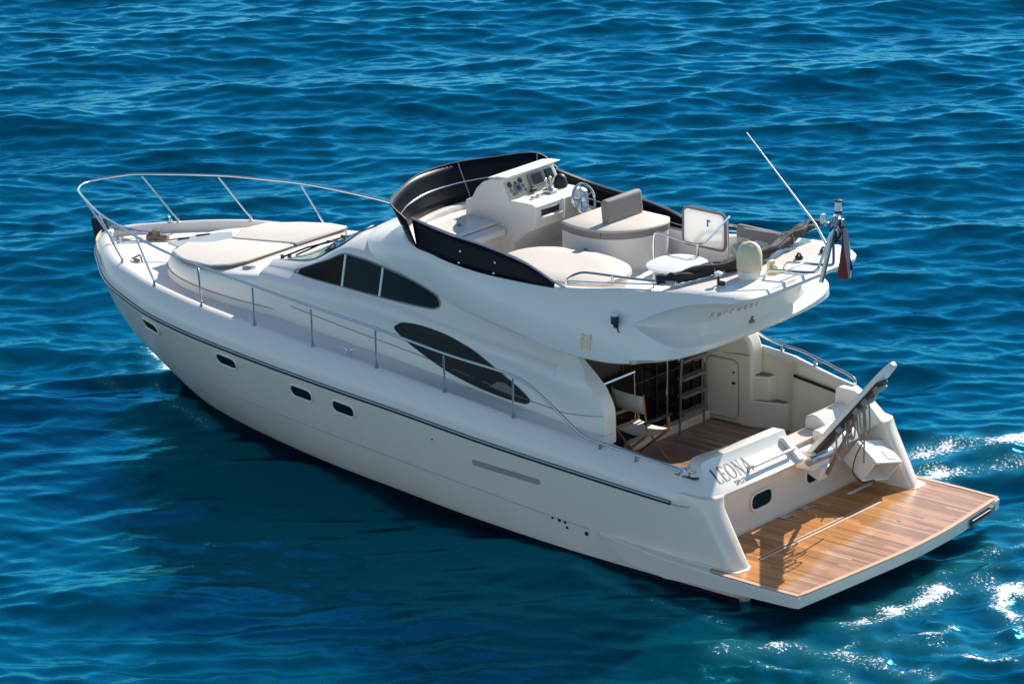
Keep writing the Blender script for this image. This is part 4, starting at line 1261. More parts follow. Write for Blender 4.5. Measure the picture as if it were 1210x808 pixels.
# instrument face
pa, pb = V((-6.963, 0, 4.295)), V((-6.835, 0, 4.065))
pu = (pa - pb).normalized(); pn = V((pu.z, 0, -pu.x)); pn = pn if pn.x > 0 else -pn
def pf(y, t, lift=0.004): return V((0, y, 0)) + pb.lerp(pa, t) + pn * lift
mb = MB(); mb.prism([pf(cy0 + .05, .03), pf(cy1 - .06, .03), pf(cy1 - .06, .97), pf(cy0 + .05, .97)], pn * .006); mb.build("instrument_panel", 'panel', con, smooth=False)
for y, t, rr in ((.17, .72, .042), (.41, .78, .040), (.16, .40, .027), (.19, .16, .026), (.43, .45, .027), (.45, .20, .022)):
    mb = MB(); mb.lathe([(rr, 0), (rr, .012), (rr * .8, .016), (rr * .78, .012)], pf(y, t, .010), n=18, axis=pn); mb.build("gauge", 'grey' if rr < .03 else 'screen', con)
def panel_box(name, y, t, w, h, d, m_):
    mb = MB(); mb.box(pf(y, t, .010 + d / 2), (h, w, d), rot=Matrix((pu, V((0, 1, 0)), pn)).transposed()); return mb.build(name, m_, con, bevel=.006)
panel_box("autopilot_unit", .30, .36, .13, .15, .03, 'grey'); panel_box("autopilot_screen", .30, .42, .09, .07, .034, 'screen')
panel_box("chart_plotter", .72, .54, .30, .19, .045, 'grey'); panel_box("plotter_screen", .72, .56, .22, .145, .05, mat("plotter_display", (.05, .02, .02), .12))
panel_box("depth_display", 1.03, .62, .15, .15, .03, 'screen')
mb = MB(); mb.box(pf(.30, .76, .011), (.02, .06, .004), rot=Matrix((pu, V((0, 1, 0)), pn)).transposed()); mb.box(pf(.30, .68, .011), (.015, .05, .004), rot=Matrix((pu, V((0, 1, 0)), pn)).transposed()); mb.build("panel_lettering", 'ink', con)
mb = MB(); mb.box((-6.79, .55, 4.10), (.04, .12, .05)); mb.build("vhf_handset", 'black', con, bevel=.01)
# engine controls, compass and wheel
mb = MB(); mb.lathe([(.07, 0), (.06, .03), (.055, .06), (.03, .08)], (-6.62, .72, 4.06), n=16); mb.box((-6.62, .72, 4.085), (.16, .16, .05)); mb.build("throttle_base", 'steel', con, bevel=.01)
for y in (.67, .77):
    mb = MB(); mb.tube([(-6.62, y, 4.10), (-6.66, y, 4.24)], .012, n=8); mb.lathe([(.005, -.03), (.024, -.015), (.024, .015), (.005, .03)], (-6.665, y, 4.25), n=10, axis=(0, 1, 0)); mb.build("throttle_lever", 'steel', con)
mb = MB(); mb.lathe([(.10, 0), (.105, .05), (.09, .09), (.085, .12), (.06, .16), (.02, .18)], (-6.70, 1.05, 4.06), n=18); mb.build("compass", 'black', con)
for y in (.30, .42): 
    mb = MB(); mb.lathe([(.03, 0), (.03, .02), (.02, .03)], (-6.6, y, 4.06), n=12); mb.build("switch_knob", 'steel', con)
mb = MB(); mb.box((-6.335, .36, 3.93), (.03, .40, .10), rot=(0, R(6), 0)); mb.build("glove_recess", 'dark', con, bevel=.01)
mb = MB(); mb.box((-6.30, .36, 3.865), (.07, .44, .045), rot=(0, R(6), 0)); mb.box((-6.31, .62, 3.90), (.06, .03, .30)); mb.build("dash_lip", 'cap', con, bevel=.015)
wc = V((-6.13, .88, 4.00)); wa = V((.93, -.02, .36)).normalized()
wu = V((0, 1, 0)); wv = wa.cross(wu).normalized()
mb = MB(); mb.tube([wc + (wu * math.cos(a) + wv * math.sin(a)) * .225 for a in [2 * math.pi * k / 40 for k in range(40)]], .019, n=8, closed=True)
wheel = mb.build("steering_wheel", 'steel', con)
mb = MB()
for k in range(5):
    a = 2 * math.pi * k / 5 + .3
    mb.tube([wc - wa * .05, wc + (wu * math.cos(a) + wv * math.sin(a)) * .21], .010, n=6)
mb.tube([wc - wa * .16, wc - wa * .02], .035, n=10)
mb.build("wheel_spokes", 'steel', con)
mb = MB(); mb.prism(on_plane([(.17 * math.cos(2 * math.pi * k / 24), .17 * math.sin(2 * math.pi * k / 24)) for k in range(24)], wc - wa * .10, wu, wv), wa * .03); mb.build("wheel_boss", 'steel_dull', con)

# ---- helm seat: quarter-round base, cushions, backrest
so = [(-6.02, .22), (-5.78, .14), (-5.5, .12), (-5.25, .17), (-5.02, .34), (-4.86, .58), (-4.79, .86), (-4.80, 1.12), (-4.93, 1.32), (-6.02, 1.36)]
def seat_ol(sc_, z):
    c_ = V((-5.45, .8, 0)); P = spline([(x, y, 0) for x, y in so[:9]], 5) + [V((-6.02, 1.36, 0))]
    return [V((c_.x + (p.x - c_.x) * sc_, c_.y + (p.y - c_.y) * sc_, z)) for p in P]
mb = MB(); mb.loft([seat_ol(.965, 3.255), seat_ol(.975, 3.5), seat_ol(.975, 3.74)], close=True, cap0=True, cap1=True); seat = mb.build("helm_seat", 'cap', YA, angle=50)
mb = MB(); mb.loft([seat_ol(.985, 3.73), seat_ol(1.0, 3.75), seat_ol(1.0, 3.83)], close=True, cap0=True, cap1=True); mb.build("cushion_band", 'cush_dk', seat, angle=50)
mb = MB(); mb.loft([seat_ol(1.002, 3.828), seat_ol(.995, 3.845), seat_ol(.96, 3.86), seat_ol(.5, 3.868)], close=True, cap0=True, cap1=True); mb.build("cushion_top", 'cush', seat, angle=50)
mb = MB(); mb.box((-5.42, .85, 4.02), (.13, .82, .36), rot=(0, R(-6), R(0))); bk = mb.build("backrest", 'cush_dk', seat, bevel=.05, segs=4)
mb = MB(); mb.box((-5.62, .40, 3.94), (.11, .16, .16)); mb.build("seat_bolster", 'cush_dk', seat, bevel=.03, segs=3) if False else None
p0 = V((-5.62, .118, 3.52))
mb = MB(); mb.lathe([(.048, 0), (.048, .012), (.03, .018)], V((-5.50, .138, 3.52)), n=18, axis=(0, -1, 0)); mb.build("seat_vent", 'grey', seat)
mb = MB(); mb.tube([V((-5.26, .17, 3.74)), V((-5.26, .168, 3.832))], .005, n=5); mb.build("cushion_seam", 'black', seat)
# ---- oval sun lounge to port
def oval(cx, cy, rx, ry, z, n=40, p=2.3):
    out = []
    for k in range(n):
        a = 2 * math.pi * k / n; ca_, sa_ = math.cos(a), math.sin(a)
        out.append(V((cx + rx * math.copysign(abs(ca_) ** (2 / p), ca_), cy + ry * math.copysign(abs(sa_) ** (2 / p), sa_), z)))
    return out
mb = MB(); mb.loft([oval(-5.15, -.78, .93, .66, 3.25), oval(-5.15, -.78, .96, .69, 3.53)], close=True, cap0=True, cap1=True); lg = mb.build("sun_lounge", 'cap', YA, angle=50)
mb = MB(); mb.loft([oval(-5.15, -.78, .97, .70, 3.53), oval(-5.15, -.78, 1.0, .73, 3.56), oval(-5.15, -.78, .99, .72, 3.61), oval(-5.15, -.78, .95, .69, 3.628), oval(-5.15, -.78, .5, .36, 3.636)], close=True, cap0=True, cap1=True); mb.build("lounge_cushion", 'cush', lg, angle=50)
mb = MB(); mb.box((-5.06, -.14, 3.61), (.14, .05, .03)); mb.build("lounge_latch", 'black', lg)
# ---- white oval cockpit table on the flybridge
mb = MB(); mb.loft([oval(-3.44, -.44, .37, .42, 3.84), oval(-3.44, -.44, .385, .435, 3.85), oval(-3.44, -.44, .385, .435, 3.868), oval(-3.44, -.44, .37, .42, 3.876)], close=True, cap0=True, cap1=True); tb = mb.build("table_top", 'white', YA, angle=50)
mb = MB(); mb.tube([(-3.44, -.44, 3.25), (-3.44, -.44, 3.84)], .045, n=12); mb.build("table_leg", 'steel', tb)
# ---- stair opening rail, hinged hatch cover, aft bench
mb = MB()
mb.tube(spline([(-4.22, .04, 3.26), (-4.22, .04, 3.95), (-4.19, .06, 4.04), (-4.1, .05, 4.06)], 4)[:-1] + spline([(-4.1, .05, 4.06), (-3.55, -.02, 4.04), (-3.40, .02, 4.04), (-3.42, .2, 4.05), (-3.80, 1.18, 4.06), (-3.86, 1.25, 4.03), (-3.86, 1.26, 3.95)], 5) + [V((-3.86, 1.26, 3.26))], .016, n=8)
mb.tube([(-3.44, .02, 3.26), (-3.44, .02, 4.03)], .016, n=8)
mb.build("stair_rail", 'steel', fly)
mb = MB(); mb.prism([V((x, 1.32, z)) for x, z in [(-4.69 + .36 + a, 3.76 + .02 + b_) for a, b_ in rounded_rect(.70, .50, .07, 5)]], (0, .03, 0))
hc = mb.build("hatch_cover", 'translucent', fly, bevel=.004)
mb = MB(); mb.tube([V((-4.33 + a, 1.335, 3.78 + b_)) for a, b_ in rounded_rect(.735, .535, .085, 5)], .022, n=8, closed=True); mb.build("hatch_frame", 'cush_dk', fly)
mb = MB(); mb.box((-4.25, 1.31, 3.88), (.03, .02, .10)); mb.box((-4.23, 1.30, 3.92), (.06, .02, .03)); mb.build("hatch_handle", 'steel', fly, bevel=.004)
mb = MB(); mb.prism([V((-3.55, .15, 3.25)), V((-2.95, .15, 3.25)), V((-2.95, 1.46, 3.25)), V((-3.9, 1.46, 3.25)), V((-3.9, 1.30, 3.25)), V((-3.5, 1.0, 3.25))], (0, 0, .30)); bn = mb.build("aft_bench", 'cap', YA, bevel=.02)
mb = MB(); mb.prism([V((-3.52, .17, 3.55)), V((-2.96, .17, 3.55)), V((-2.96, 1.0, 3.55)), V((-3.48, 1.0, 3.55))], (0, 0, .09)); mb.prism([V((-3.48, 1.01, 3.55)), V((-2.96, 1.01, 3.55)), V((-2.96, 1.45, 3.55)), V((-3.86, 1.45, 3.55)), V((-3.86, 1.32, 3.55))], (0, 0, .09)); mb.build("bench_cushion", 'cush', bn, bevel=.025, segs=3)
mb = MB(); mb.box((-3.35, 1.47, 3.80), (1.0, .10, .22)); mb.build("bench_backrest", 'cush_dk', bn, bevel=.04, segs=3)
for k in range(3):
    mb = MB(); mb.box((-3.70 + k * .30, 1.44, 3.70), (.26, .08, .10)); mb.build("bench_bolster", 'cush', bn, bevel=.03)
mb = MB(); mb.box((-2.93, .3, 3.72), (.08, 1.4, .22)); mb.build("aft_backrest", 'cush_dk', bn, bevel=.03, segs=3)

# ---- stainless rails of the flybridge
for sg in (-1, 1):
    mb = MB()
    mb.tube(spline([(-4.50, sg * 1.56, 3.64), (-4.46, sg * 1.52, 3.74), (-4.3, sg * 1.48, 3.83), (-4.1, sg * 1.46, 3.86), (-3.4, sg * 1.42, 3.90), (-2.75, sg * 1.36, 3.96)], 6), .017, n=8)
    mb.tube(spline([(-4.46, sg * 1.55, 3.70), (-3.7, sg * 1.50, 3.80), (-2.75, sg * 1.38, 3.93)], 6), .014, n=8)
    mb.tube([(-3.75, sg * 1.47, 3.80), (-3.75, sg * 1.45, 3.885)], .02, n=8)
    mb.build("bimini_arm", 'steel', fly)
# ---- radome, horn, lamp posts, hoop and light mast
mb = MB(); mb.lathe([(.150, 0), (.155, .10), (.168, .12), (.172, .16), (.172, .30), (.165, .36), (.140, .43), (.095, .475), (.045, .495), (.005, .50)], (-2.16, -.52, 3.93), n=32); dome = mb.build("radome", 'dome', fly, angle=35)
mb = MB(); mb.lathe([(.152, 0), (.158, .105)], (-2.16, -.52, 3.928), n=32); mb.build("radome_skirt", 'cap', fly)
mb = MB(); mb.box((-2.06, -.17, 4.02), (.05, .13, .17)); mb.box((-2.02, -.17, 4.02), (.12, .05, .05)); mb.box((-2.0, -.17, 3.96), (.16, .14, .06)); mb.build("horn_bracket", 'dome', fly, bevel=.012)
mb = MB(); mb.lathe([(.05, 0), (.06, .05), (.055, .10), (.02, .11)], (-2.45, -.15, 3.93), n=16); mb.build("gps_dome", 'cap', fly)
mb = MB(); mb.tube([(-2.30, -1.02, 3.93), (-2.30, -1.02, 4.06)], .018, n=8); mb.box((-2.27, -1.0, 3.95), (.10, .05, .05)); lp = mb.build("lamp_post", 'black', fly)
mb = MB(); mb.lathe([(.03, 0), (.055, .02), (.055, .045), (.02, .065)], (-2.30, -1.02, 4.05), n=16); mb.build("lamp_head", 'lampglass', fly)
for x, y in ((-2.12, .55), (-2.02, .98)):
    mb = MB(); mb.box((x, y, 3.955), (.10, .05, .04)); mb.tube(spline([(x - .05, y, 3.95), (x, y, 4.02), (x + .05, y, 3.95)], 5), .014, n=6); mb.build("deck_pad_eye", 'black', fly)
mb = MB()
for dy, ex in ((0, 0), (.42, .02)):
    mb.tube(spline([(-1.98, -.42 + dy, 3.935), (-1.94, -.40 + dy, 4.03), (-1.86, -.37 + dy, 4.05), (-1.42, -.20 + dy, 4.06), (-1.34, -.14 + dy * .9, 4.09), (-1.325, -.06 + dy * .7, 4.18), (-1.31, .20, 4.62)], 7), .019, n=8)
mb.tube([(-1.72, -.30, 4.055), (-1.72, .10, 4.06)], .016, n=8)
mb.build("mast_hoop", 'steel', fly)
mb = MB(); mb.tube([(-1.40, .06, 3.86), (-1.36, .12, 4.15), (-1.30, .21, 4.64)], .034, n=12); mst = mb.build("light_mast", 'steel_dull', fly)
mb = MB(); mb.tube([(-1.30, .21, 4.60), (-1.27, .24, 4.80)], .028, n=10); mb.box((-1.29, .22, 4.70), (.10, .16, .12), rot=(0, .2, .4)); mb.box((-1.33, .10, 4.68), (.06, .10, .05)); mb.box((-1.27, .32, 4.62), (.08, .07, .18)); mb.box((-1.30, .27, 4.50), (.10, .09, .12)); mb.build("mast_fittings", 'steel_dull', fly, bevel=.008)
mb = MB(); mb.tube(spline([(-1.33, .15, 4.56), (-1.27, .22, 4.66), (-1.25, .30, 4.58), (-1.29, .33, 4.45), (-1.31, .26, 4.38)], 5), .02, n=6); mb.box((-1.30, .26, 4.44), (.09, .10, .12), rot=(.4, .3, .2)); mb.build("mast_cables", 'black', fly, bevel=.01)
mb = MB(); mb.box((-1.40, .09, 4.74), (.05, .07, .13)); mb.build("mast_light", 'lampglass', fly, bevel=.01)
mb = MB(); mb.lathe([(.050, 0), (.050, .02), (.045, .025), (.045, .12), (.05, .125), (.05, .15)], (-1.265, .245, 4.83), n=18); mb.build("masthead_light", 'lampglass', fly)
mb = MB(); mb.lathe([(.053, 0), (.053, .03)], (-1.265, .245, 4.81), n=18); mb.lathe([(.053, 0), (.053, .02), (.02, .03)], (-1.265, .245, 4.965), n=18); mb.build("masthead_cap", 'black', fly)
mb = MB(); mb.tube([V((-1.35, .12, 4.36)), V((-1.62, .22, 4.60)), V((-2.93, .44, 5.60))], [.020, .014, .006], n=8); mb.build("whip_antenna", 'satin', fly)

# ---- deck rails
half_rail = [(-15.30, 0, 2.89), (-15.29, .10, 2.892), (-15.24, .24, 2.90), (-15.08, .45, 2.92), (-14.82, .68, 2.94), (-13.80, 1.29, 2.955), (-13.1, 1.57, 2.95), (-12.47, 1.80, 2.935), (-11.7, 1.98, 2.89), (-10.93, 2.07, 2.845), (-9.8, 2.10, 2.76), (-8.68, 2.105, 2.67), (-7.47, 2.105, 2.58), (-6.2, 2.105, 2.46), (-5.3, 2.10, 2.415), (-4.95, 2.10, 2.385), (-4.65, 2.10, 2.29), (-4.3, 2.09, 2.09), (-3.9, 2.08, 1.84), (-3.72, 2.075, 1.765), (-3.5, 2.07, 1.735), (-2.9, 2.055, 1.69), (-2.35, 2.03, 1.635), (-2.22, 2.01, 1.61), (-2.19, 1.99, 1.57)]
sp_ = spline(half_rail, 5)
full = [V((p.x, -p.y, p.z)) for p in sp_[::-1]] + [V((p.x, p.y + .10 * stbd_rise(p.x), p.z + stbd_rise(p.x) * (1 if p.x > -3.75 else max(0, 1 - (-3.75 - p.x) / 1.5)))) for p in sp_[1:]]
mb = MB(); mb.tube(full, .0195, n=10); mb.build("guard_rail", 'steel', YA)
def stanchion(b_, t, sg):
    b_ = V((b_[0], sg * b_[1], b_[2])); t = V((t[0], sg * t[1], t[2]))
    mb = MB()
    d = (t - b_)
    if abs(d.x) > .15: mb.tube([b_ - V((0, 0, .01)), b_ + V((-.02, 0, .06)), b_ + d * .2 + V((0, 0, .02)), t], .014, n=8)
    else: mb.tube([b_ - V((0, 0, .01)), t], .014, n=8)
    o = mb.build("stanchion", 'steel', YA)
    mb = MB(); mb.lathe([(.030, -.015), (.030, .012), (.020, .018), (.020, .06)], b_, n=12); mb.build("stanchion_base", 'steel_dull', o)
for b_, t in (((-14.10, .70, 2.28), (-14.82, .66, 2.94)), ((-13.21, 1.40, 2.31), (-13.78, 1.30, 2.95)), ((-12.08, 1.86, 2.29), (-12.49, 1.79, 2.93)), ((-10.98, 2.0, 2.22), (-10.96, 2.07, 2.84)), ((-9.88, 2.05, 2.15), (-9.85, 2.10, 2.76)), ((-8.72, 2.08, 2.07), (-8.71, 2.105, 2.66)), ((-7.50, 2.085, 2.0), (-7.49, 2.105, 2.57)), ((-6.24, 2.085, 1.90), (-6.23, 2.105, 2.46)), ((-5.0, 2.085, 1.79), (-4.99, 2.10, 2.38)), ((-3.5, 2.06, 1.66), (-3.5, 2.07, 1.735)), ((-2.9, 2.04, 1.61), (-2.9, 2.055, 1.69))):
    for sg in (-1, 1):
        if sg > 0 and b_[0] > -5.2:
            rz_ = stbd_rise(b_[0]) * (1 if b_[0] > -3.75 else .3); stanchion((b_[0], b_[1], b_[2] + rz_), (t[0], t[1] + .02, t[2] + rz_), sg); continue
        k_ = .45 if (sg > 0 and -11.2 < b_[0] < -10.8) else 0
        stanchion((b_[0] + k_, b_[1], b_[2] - .04 * k_), (t[0] + k_, t[1], t[2] - .03), sg)
# ---- cleats, windlass, anchor and foredeck gear
def cleat(p, ang, L_=.30, m_='steel', parent=None, name="cleat"):
    ux = V((math.cos(ang), math.sin(ang), 0)); p = V(p)
    mb = MB()
    mb.tube(spline([p - ux * L_ / 2 + V((0, 0, .075)), p - ux * L_ * .25 + V((0, 0, .07)), p - ux * .04 + V((0, 0, .045)), p - ux * .035], 5), .013, n=8)
    mb.tube(spline([p + ux * L_ / 2 + V((0, 0, .075)), p + ux * L_ * .25 + V((0, 0, .07)), p + ux * .04 + V((0, 0, .045)), p + ux * .035], 5), .013, n=8)
    mb.lathe([(.05, 0), (.04, .012)], p, n=12)
    return mb.build(name, m_, parent or YA)
cleat((-8.12, -1.98, 2.05), R(5)); cleat((-8.12, 1.98, 2.05), R(-5)); cleat((-14.2, .62, 2.28), R(-35)); cleat((-14.1, -.62, 2.28), R(35), .2); cleat((-12.75, .98, 2.18), R(-25), .34); cleat((-2.28, 2.0, 1.57), R(0))
# recessed fairlead on the port quarter
mb = MB(); mb.prism([V((-2.08 + a, -1.99 - .1 * a + b_, 1.556 + .01 * b_)) for a, b_ in rounded_rect(.40, .12, .05, 5)], (0, 0, .006)); fl = mb.build("fairlead_plate", 'black', YA)
cleat((-2.08, -1.985, 1.56), R(-8), .28, 'steel', fl, "fairlead_cleat")
mb = MB(); mb.box((-14.62, .04, 2.24), (.42, .14, .05)); mb.tube([(-14.86, .0, 2.27), (-14.45, .03, 2.24)], .035, n=8); mb.build("bow_roller", 'steel_dull', YA, bevel=.01)
mb = MB(); mb.lathe([(.08, 0), (.085, .04), (.055, .07), (.08, .10), (.04, .12)], (-14.05, .16, 2.19), n=18); mb.box((-14.02, .16, 2.19), (.34, .16, .07), rot=(0, 0, R(20))); mb.build("windlass", 'brown', YA, bevel=.02)
mb = MB(); mb.tube(spline([(-14.5, .03, 2.27), (-14.3, .08, 2.25), (-14.05, .16, 2.25)], 4), .022, n=6); mb.build("anchor_chain", 'steel_dull', YA)
mb = MB(); mb.tube([(-13.35, -.55, 2.40), (-13.02, -.28, 2.46)], .012, n=6); mb.build("foredeck_pole", 'brown', YA)
mb = MB(); mb.prism([V((-13.02, -.62, 2.445)), V((-12.50, -.75, 2.465)), V((-12.32, .1, 2.475)), V((-12.62, .35, 2.47)), V((-12.98, -.05, 2.45))], (0, 0, .018)); fh = mb.build("foredeck_hatch", mat("pale_blue_acrylic", (.36, .40, .42), .45), YA, bevel=.006)
for a, b_ in (((-13.0, -.42, 2.468), (-12.92, -.26, 2.47)), ((-12.9, -.12, 2.472), (-12.8, .06, 2.474))):
    mb = MB(); mb.tube([a, b_], .022, n=6); mb.build("hatch_hinge", 'black', fh)
mb = MB(); mb.tube(spline([(-13.55, -.88, 2.18), (-13.45, -.86, 2.23), (-13.40, -.84, 2.25), (-13.3, -.9, 2.18)], 4), .015, n=6); mb.box((-13.42, -.9, 2.185), (.10, .05, .04)); mb.build("mooring_bitt", 'brown', YA, bevel=.01)
mb = MB(); mb.prism([V((-10.95, -1.14, 2.56)), V((-10.83, -1.10, 2.565)), V((-10.83, -1.10, 2.62)), V((-10.95, -1.14, 2.62))], (0, -.02, 0)); mb.lathe([(.10, 0), (.09, .012)], (-10.85, -1.10, 2.585), n=16); mb.build("deck_filler", 'steel_dull', YA)
for sg in (-1, 1):
    mb = MB(); mb.lathe([(.012, 0), (.012, .10)], (-9.1, sg * .9, 3.33), n=8); mb.build("roof_light_post", 'steel', YA)

# ---- passerelle (raised boarding gangway) on the transom
PB, PT = V((-1.74, .42, 1.30)), V((-.56, .56, 2.74))
pd = (PT - PB).normalized(); py = V((0, 1, 0)) - pd * pd.y; py.normalize(); pnn = pd.cross(py).normalized()
if pnn.z < 0: pnn = -pnn
Lg = (PT - PB).length
def pp(a, b_, c_): return PB + pd * a + py * b_ + pnn * c_
mb = MB(); mb.prism([pp(a, b_, -.03) for a, b_ in [(-.05, -.16), (Lg - .25, -.16), (Lg - .05, -.12), (Lg + .02, -.05), (Lg + .02, .05), (Lg - .05, .12), (Lg - .25, .16), (-.05, .16)]], pnn * .07)
pas = mb.build("passerelle", 'cap', YA, bevel=.012, segs=2)
mb = MB(); mb.prism([pp(a, b_, -.032) for a, b_ in [(.05, -.12), (Lg - .30, -.12), (Lg - .30, .12), (.05, .12)]], pnn * -.05); mb.build("gangway_underside", 'black', pas, bevel=.01)
for a in (.55, .95, 1.15, 1.42):
    mb = MB(); mb.prism([pp(a, -.125, -.05), pp(a + .11, -.125, -.05), pp(a + .09, .12, -.05), pp(a, .12, -.05)], pnn * -.07)
    mb.build("gangway_bracket", 'grey', pas, bevel=.01)
mb = MB()
for yy in (.155,): mb.prism([pp(.02, yy - .015, -.09), pp(1.45, yy - .015, -.07), pp(1.45, yy - .015, -.03), pp(.02, yy - .015, -.03)], py * .03)
mb.build("gangway_beam", 'gel_bounce', pas, bevel=.006)
mb = MB(); mb.tube([pp(.85, .0, -.12), V((-1.58, .50, .98))], [.022, .03], n=10); mb.build("gangway_ram", 'brown', pas)
mb = MB(); mb.box(V((-1.78, .42, 1.20)), (.30, .42, .26)); mb.box(V((-1.70, .48, 1.02)), (.22, .20, .22), rot=(0, R(20), 0)); mb.build("gangway_pedestal", 'cap', pas, bevel=.03, segs=3)
mb = MB(); mb.lathe([(.07, -.25), (.07, .25)], V((-1.66, .42, 1.235)), n=14, axis=(0, 1, 0)); mb.build("gangway_hinge", 'steel_dull', pas)
text_mesh("passerelle", .05, pp(.42, -.1705, -.028), pd, pnn, .001, 'ink', pas, "gangway_lettering") if False else None
# transom shower / fender box hanging open at the starboard quarter
fr = Matrix.Rotation(R(-14), 3, 'X') @ Matrix.Rotation(R(32), 3, 'Y')
bc = V((-1.52, 1.50, .90))
mb = MB()
def bb(c_, s_): mb.box(bc + fr @ V(c_), s_, rot=fr)
bb((0, 0, -.17), (.44, .66, .025)); bb((-.21, 0, 0), (.025, .66, .36)); bb((.0, -.32, 0), (.42, .025, .36)); bb((.0, .32, 0), (.42, .025, .36)); bb((0, 0, .16), (.44, .66, .03))
fbx = mb.build("fender_box", 'cap', YA, bevel=.012)
mb = MB(); mb.box(bc + fr @ V((.08, .12, .176)), (.17, .20, .012), rot=fr); mb.build("box_window", 'grey', fbx, bevel=.004)
mb = MB(); mb.tube(spline([bc + fr @ V(q) for q in ((-.1, -.40, .25), (-.05, -.42, .05), (.05, -.40, -.15), (.20, -.30, -.20), (.25, -.1, -.13))], 6), .009, n=6); mb.build("shower_hose", 'black', fbx)

# ---- stainless ladder from cockpit to flybridge
lad = None
mb = MB()
for y in (.80, 1.36): mb.tube([(-4.36, y, .85), (-4.36, y, 1.0), (-4.30, y, 3.0)], .020, n=8)
mb.tube([(-4.40, .56, .98), (-4.40, .56, 2.9)], .016, n=8)
for z in (1.4, 2.1): mb.tube([(-4.40, .56, z), (-4.46, .60, z)], .016, n=6)
lad = mb.build("cockpit_ladder", 'steel', YA)
for z in (1.16, 1.42, 1.68, 1.95, 2.22):
    mb = MB(); mb.box((-4.345, 1.08, z), (.13, .54, .035)); mb.build("ladder_tread", 'brown', lad, bevel=.006)
# glazed side gate frame beside the port wing
mb = MB()
mb.tube([(-4.50, -1.38, 2.0), (-4.50, -.06, 2.0)], .026, n=8); mb.tube([(-4.50, -.06, 2.0), (-4.50, -.04, 1.30)], .014, n=8)
gate = mb.build("cockpit_side_frame", 'steel', YA)
mb = MB(); mb.box((-4.50, -.72, 1.66), (.012, 1.28, .64)); mb.build("frame_glass", 'glass_brown', gate)
mb = MB(); mb.box((-4.30, -1.22, 1.12), (.36, .34, .54)); mb.build("cockpit_cabinet", 'wood_dark', YA, bevel=.02)
# ---- anchor stowed at the stem
mb = MB()
mb.prism([V((-15.26, -.07, 2.34)), V((-15.02, -.10, 2.36)), V((-14.94, -.08, 2.05)), V((-15.0, -.05, 1.62)), V((-15.13, -.05, 1.80)), V((-15.22, -.06, 2.08))], (0, .16, 0))
mb.build("anchor", 'black', YA, bevel=.02)
# starboard quarter block above the wing gets the same lid line
mb = MB(); mb.tube(spline([(-1.60, 2.12, 1.30), (-1.58, 2.0, 1.315), (-1.585, 1.86, 1.33), (-1.9, 1.845, 1.335)], 5), .008, n=6); mb.build("cap_seam", 'grey_line', cap)
# ================================================================== LOOSE THINGS ON BOARD
# sunpad cushions
def pad(name, label, pts, z0, z1, parts=True):
    t = thing(name, label, "cushion", (sum(p[0] for p in pts) / len(pts), sum(p[1] for p in pts) / len(pts), z0), "sunbathing cushions on the foredeck")
    P = [V((x, y, 0)) for x, y in pts]
    cx, cy = t.location.x, t.location.y
    def ring(sc_, zf): return [V((cx + (p.x - cx) * sc_, cy + (p.y - cy) * sc_, f_zT(p.x) + zf)) for p in P]
    mb = MB(); mb.loft([ring(.985, .015), ring(1.0, .03), ring(1.0, .058)], close=True, cap0=True, cap1=True); mb.build("cushion_edge", 'pad_edge', t, angle=60)
    mb = MB(); mb.loft([ring(.998, .057), ring(.985, .070), ring(.94, .076)], close=True, cap1=True); mb.build("cushion_cover", 'pad', t, angle=60)
    return t
a = [(-12.72, -.50), (-12.58, -.98), (-12.1, -1.26), (-11.4, -1.38), (-11.14, -1.22), (-11.06, -.9), (-11.06, .08), (-11.20, .11), (-12.30, -.02), (-12.38, -.3)]
pad("sunpad", "half of the beige foredeck sunpad on the near side, next to the side rail", a, 2.55, 2.65)
b2 = [(-12.30, .02), (-11.2, .15), (-11.06, .13), (-11.05, 1.20), (-11.10, 1.30), (-11.5, 1.36), (-12.0, 1.24), (-12.45, .95), (-12.55, .5), (-12.45, .35)]
pad("sunpad", "half of the beige foredeck sunpad on the far side, beyond the dark centre joint", b2, 2.55, 2.65)
# folded bimini
t = thing("folded_bimini", "black canvas bimini folded into a long bundle across the aft end of the flybridge", "bimini", (-2.62, .1, 3.93))
path = spline([(-3.05, -1.40, 3.94), (-2.84, -1.20, 3.97), (-2.62, -.6, 4.00), (-2.50, -.2, 4.01), (-2.50, .3, 4.02), (-2.58, .9, 4.04), (-2.66, 1.35, 4.07), (-2.66, 1.62, 4.06), (-2.74, 1.70, 4.02)], 10)
rs = []
rr_ = random.Random(3)
for i, p in enumerate(path):
    f = i / (len(path) - 1)
    rs.append((.045 + .045 * math.sin(math.pi * min(1, f * 1.1 + .05)) ** .5 if f < .9 else .06) * (1 + .10 * math.sin(i * .55) + .10 * math.sin(i * .23 + 1) + rr_.uniform(-.10, .10)))
mb = MB(); mb.tube(path, rs, n=14)
bim = mb.build("canvas_bundle", 'canvas', t, angle=70)
for k in (0, 1, 2):
    off = V((rr_.uniform(-.07, .07), 0, .03 + .02 * k))
    mb = MB(); mb.tube([p + off + V((.03 * math.sin(i * .37 + k), 0, .016 * math.sin(i * .5 + 2 * k))) for i, p in enumerate(path[6:-6])], [.034 * (1 + .22 * math.sin(i * .45 + 2 * k)) for i in range(len(path) - 12)], n=8); mb.build("canvas_fold", 'canvas', t, angle=70)
mb = MB(); mb.tube([p + V((.05, 0, -.04)) for p in path], .014, n=8); mb.tube([p + V((-.06, 0, -.03)) for p in path], .014, n=8); mb.build("bimini_frame", 'steel', t)
